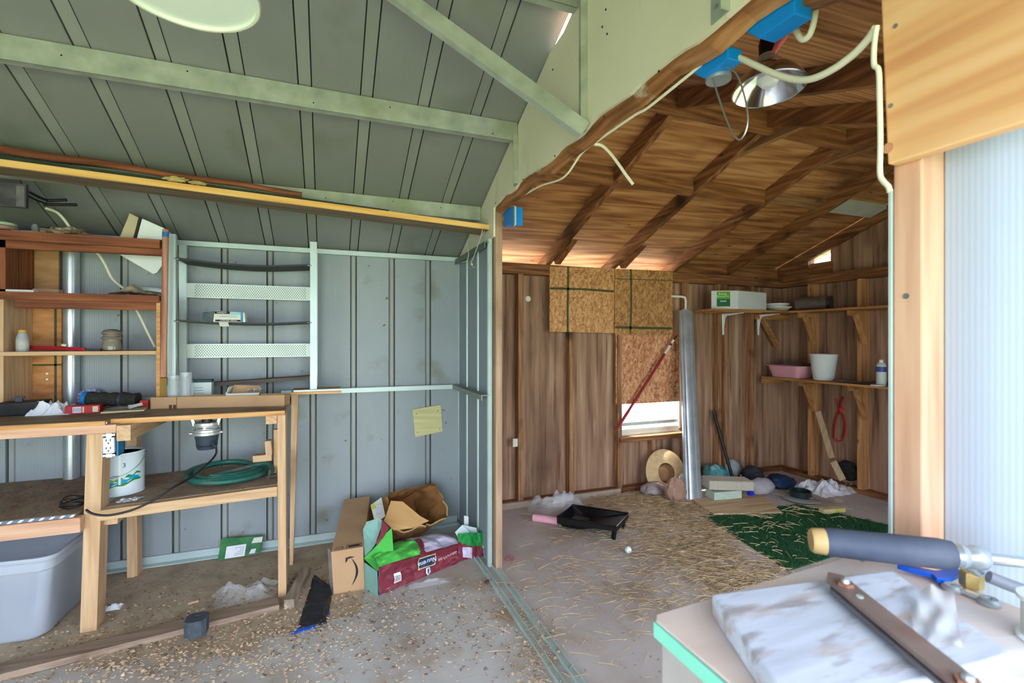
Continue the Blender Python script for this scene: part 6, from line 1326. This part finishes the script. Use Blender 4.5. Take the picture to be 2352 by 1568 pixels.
# blue scraper, wrench, bag, film, spool
sc_ = [onZ(u, v, TZ+.004) for u, v in ((2060, 1306), (2080, 1307), (2150, 1320), (2172, 1316), (2196, 1305), (2207, 1326), (2178, 1341), (2152, 1338), (2140, 1328), (2085, 1314))]
one('blue_scraper', 'bright blue plastic scraper lying on the table', 'scraper', MB().prism(sc_, (0,0,.007)), blue_pl, bev=.001)
wr0, wr1 = onZ(2188, 1354, TZ+.001), onZ(2272, 1386, TZ+.001); wrd = (wr1-wr0).normalized()
wre = thing('wrench', 'small chrome open wrench lying on the table', 'wrench', (wr0+wr1)/2)
obj('shaft', MB().bar(wr0+V((0,0,.004)), wr1+V((0,0,.004)), .010, .005), galv_b, wre, bev=.001)
for q in (wr0, wr1): obj('head', MB().lathe([(.012,0), (.0125,.004), (.009,.0075), (.004,.0075), (.004,.003), (0,.003)], q, n=20), galv_b, wre, smooth=True)
def bagf(a, b2):
    q = onZ(2085+105*a+20*b2, 1362+135*b2, .930)+V((0,0,.003+.008*max(0, noise.noise(V((a*3, b2*3, 4)))+.35*(1-abs(2*a-1))+.1))); return q
one('small_clear_bag', 'small clear zip bag lying on the whitewashed board', 'bag', MB().grid(18, 18, bagf), mat('milky_film', [L(228,234,244)], rough=.15, alpha=.55, spec=.9), smooth=True)
def filmf(a, b2):
    q = onZ(2150+260*a, 1485+130*b2-20*a, .932); return q+V((0,0,.004+.012*max(0, noise.noise(V((a*2.5, b2*2.5, 7)))+.2)))
one('clear_sheet', 'clear plastic sheet at the bottom right corner', 'film', MB().grid(18, 14, filmf), clear_film, smooth=True)
spq = onZ(2362, 1475, TZ+.001)+V((.022,-.01,0))
spt = thing('tape_spool', 'cream white spool standing at the right frame edge', 'spool', spq)
obj('core', MB().lathe([(.024,.002), (.024,.050), (0,.050)], spq, n=32), off_white, spt, smooth=True)
for z in (0, .046): obj('flange', MB().lathe([(.028,z), (.029,z+.002), (.028,z+.005), (0,z+.005)], spq, n=32), white_pl, spt, smooth=True)
# ================================================================== LOOSE STRAW AND CHIPS
random.seed(11)
def straws(specs, name, label, m_, zb=.001):
    mb = MB()
    for (u, v, su, sv, n_, l0, l1) in specs:
        for _ in range(n_):
            p = onZ(random.gauss(u, su), min(max(random.gauss(v, sv), 1090), 1640), 0)
            if inpoly(p.x, p.y, bq) and random.random() < .97: continue
            if inpoly(p.x, p.y, tfq) and name == 'straw' and random.random() < .97: continue
            if p.y > 3.28 or p.x > 3.98 or p.x < .86 and name == 'straw' and random.random() < .6: continue
            a = random.gauss(.25, .9); l = random.uniform(l0, l1)/2; h0 = zb+random.random()*random.random()*.022; tl_ = random.gauss(0, .05)
            d = V((math.cos(a), -math.sin(a), tl_)); q = V((d.y, -d.x, 0)).normalized()*random.uniform(.0005, .0011)
            c = V((p.x, p.y, h0+l*abs(tl_)+.002)); bend = V((0, 0, random.uniform(0, .006)))+q*random.uniform(-2.2, 2.2)
            mb.add([c-d*l-q, c-d*l+q, c-q+bend, c+q+bend, c+d*l-q, c+d*l+q, c-d*l+V((0,0,.002)), c+bend+V((0,0,.002)), c+d*l+V((0,0,.002))],
                   [(0,1,3,2), (2,3,5,4), (0,2,7,6), (2,4,8,7), (1,6,7,3), (3,7,8,5)])
    o = one(name, label, 'straw', mb, m_); o['kind'] = 'stuff'; return o
straw_m = mat('straw', [L(128,104,74), L(172,147,108), L(208,187,150)], scale=30, rough=.8)
straws([(1470, 1152, 70, 16, 900, .04, .16), (1560, 1180, 60, 20, 500, .04, .14), (1500, 1215, 90, 30, 500, .03, .13), (1600, 1260, 80, 40, 800, .03, .12),
        (1720, 1330, 80, 30, 600, .03, .10), (1560, 1340, 160, 60, 500, .03, .10), (1350, 1300, 120, 60, 130, .03, .14), (1300, 1440, 160, 80, 90, .03, .12), (1640, 1220, 30, 20, 260, .03, .1)],
       'straw', 'loose tan straw scattered over the pen floor', straw_m)
straws([(1750, 1205, 90, 22, 30, .04, .14), (1850, 1180, 70, 15, 45, .04, .16), (1760, 1250, 70, 30, 40, .02, .06), (1880, 1230, 60, 30, 25, .02, .06)],
       'straw_on_turf', 'stray straw strands lying on the green turf', mat('pale_straw', [L(196,172,120), L(222,202,156)], scale=30, rough=.8), zb=.018)
def chips(regs, n_total, name, label, cols, smin, smax, zb=.001):
    mb = MB(); tot = sum(r[4] for r in regs)
    for (u, v, su, sv, wgt) in regs:
        for _ in range(int(n_total*wgt/tot)):
            p = onZ(random.gauss(u, su), min(max(random.gauss(v, sv), 1200), 1700), 0)
            if p.y > 3.12 or p.x > .93 or p.x < -1.6: continue
            a = random.uniform(0, 6.28); s = random.uniform(smin, smax); k = random.randint(4, 5); tx_, ty_ = random.gauss(0, .35), random.gauss(0, .35)
            pts = []
            for i in range(k):
                t = a+6.28*i/k; r = s*random.uniform(.5, 1); x, y = r*math.cos(t), r*math.sin(t)*.7
                pts.append(V((p.x+x, p.y+y, 0)+()) if False else V((p.x+x, p.y+y, zb+.002+s*.35+x*tx_+y*ty_)))
            mz = min(q.z for q in pts)
            if mz < zb: pts = [q+V((0,0,zb-mz)) for q in pts]
            mb.prism(pts, (0, 0, .0022))
    o = one(name, label, 'debris', mb, cols); o['kind'] = 'stuff'
chips([(620, 1440, 220, 45, 3), (500, 1500, 260, 40, 3), (1235, 1510, 25, 50, 1.6), (300, 1540, 250, 30, 2), (850, 1470, 200, 60, 1.5), (1180, 1400, 60, 60, 1), (900, 1390, 130, 20, .7)], 2600, 'wood_chips', 'pale wood chips strewn over the shed floor', mat('chip_wood', [L(170,144,118), L(196,168,140), L(212,188,162)], scale=12, rough=.85), .003, .010)
chips([(480, 1400, 200, 50, 3), (560, 1330, 180, 40, 2), (800, 1420, 220, 60, 2), (350, 1480, 200, 40, 2), (1050, 1460, 140, 70, 1)], 1500, 'dead_leaves', 'dark dry leaf fragments on the shed floor', mat('dry_leaf', [L(104,82,68), L(130,106,90), L(150,124,104)], scale=12, rough=.9), .003, .010)
# dry vine bits on the lower shelves
mbv = MB()
for _ in range(260):
    x, y = random.uniform(-1.5, -1.02), random.uniform(2.56, 3.08); a = random.uniform(0, 6.28); l = random.uniform(.006, .02)
    mbv.bar((x, y, .5245), (x+l*math.cos(a), y+l*math.sin(a), .5255), .003, .002)
one('shelf_litter', 'brown leaf litter strewn on the left lower shelf', 'debris', mbv, mat('shelf_leaf', [L(96,66,50), L(140,104,80)], scale=20, rough=.9))['kind'] = 'stuff'

# small bits: red thread, pale scraps
one('red_thread', 'tangle of red thread on the floor by the far post', 'thread', MB().tube(spline([onZ(1160, 1278, .004), onZ(1172, 1276, .008), onZ(1180, 1282, .004), onZ(1170, 1288, .003), onZ(1160, 1284, .006), onZ(1168, 1279, .004), onZ(1178, 1287, .003)], 6), .0014, n=6), mat('red_thread', [L(190,70,70)], rough=.7), smooth=True)
for i, (u, v, w_, lab) in enumerate(((1120, 1338, .022, 'dark brown scrap lying beside the floor track'), (560, 1396, .03, 'pale splinter lying near the clear floor bag'))):
    one('wood_scrap', lab, 'scrap', MB().ob(onZ(u, v)+V((0,0,.0075)), w_*1.6, w_*.8, .008, (0,0,.5+i)), mat('scrap%d' % i, [L(110,76,66) if i == 0 else L(206,176,136)], rough=.9))
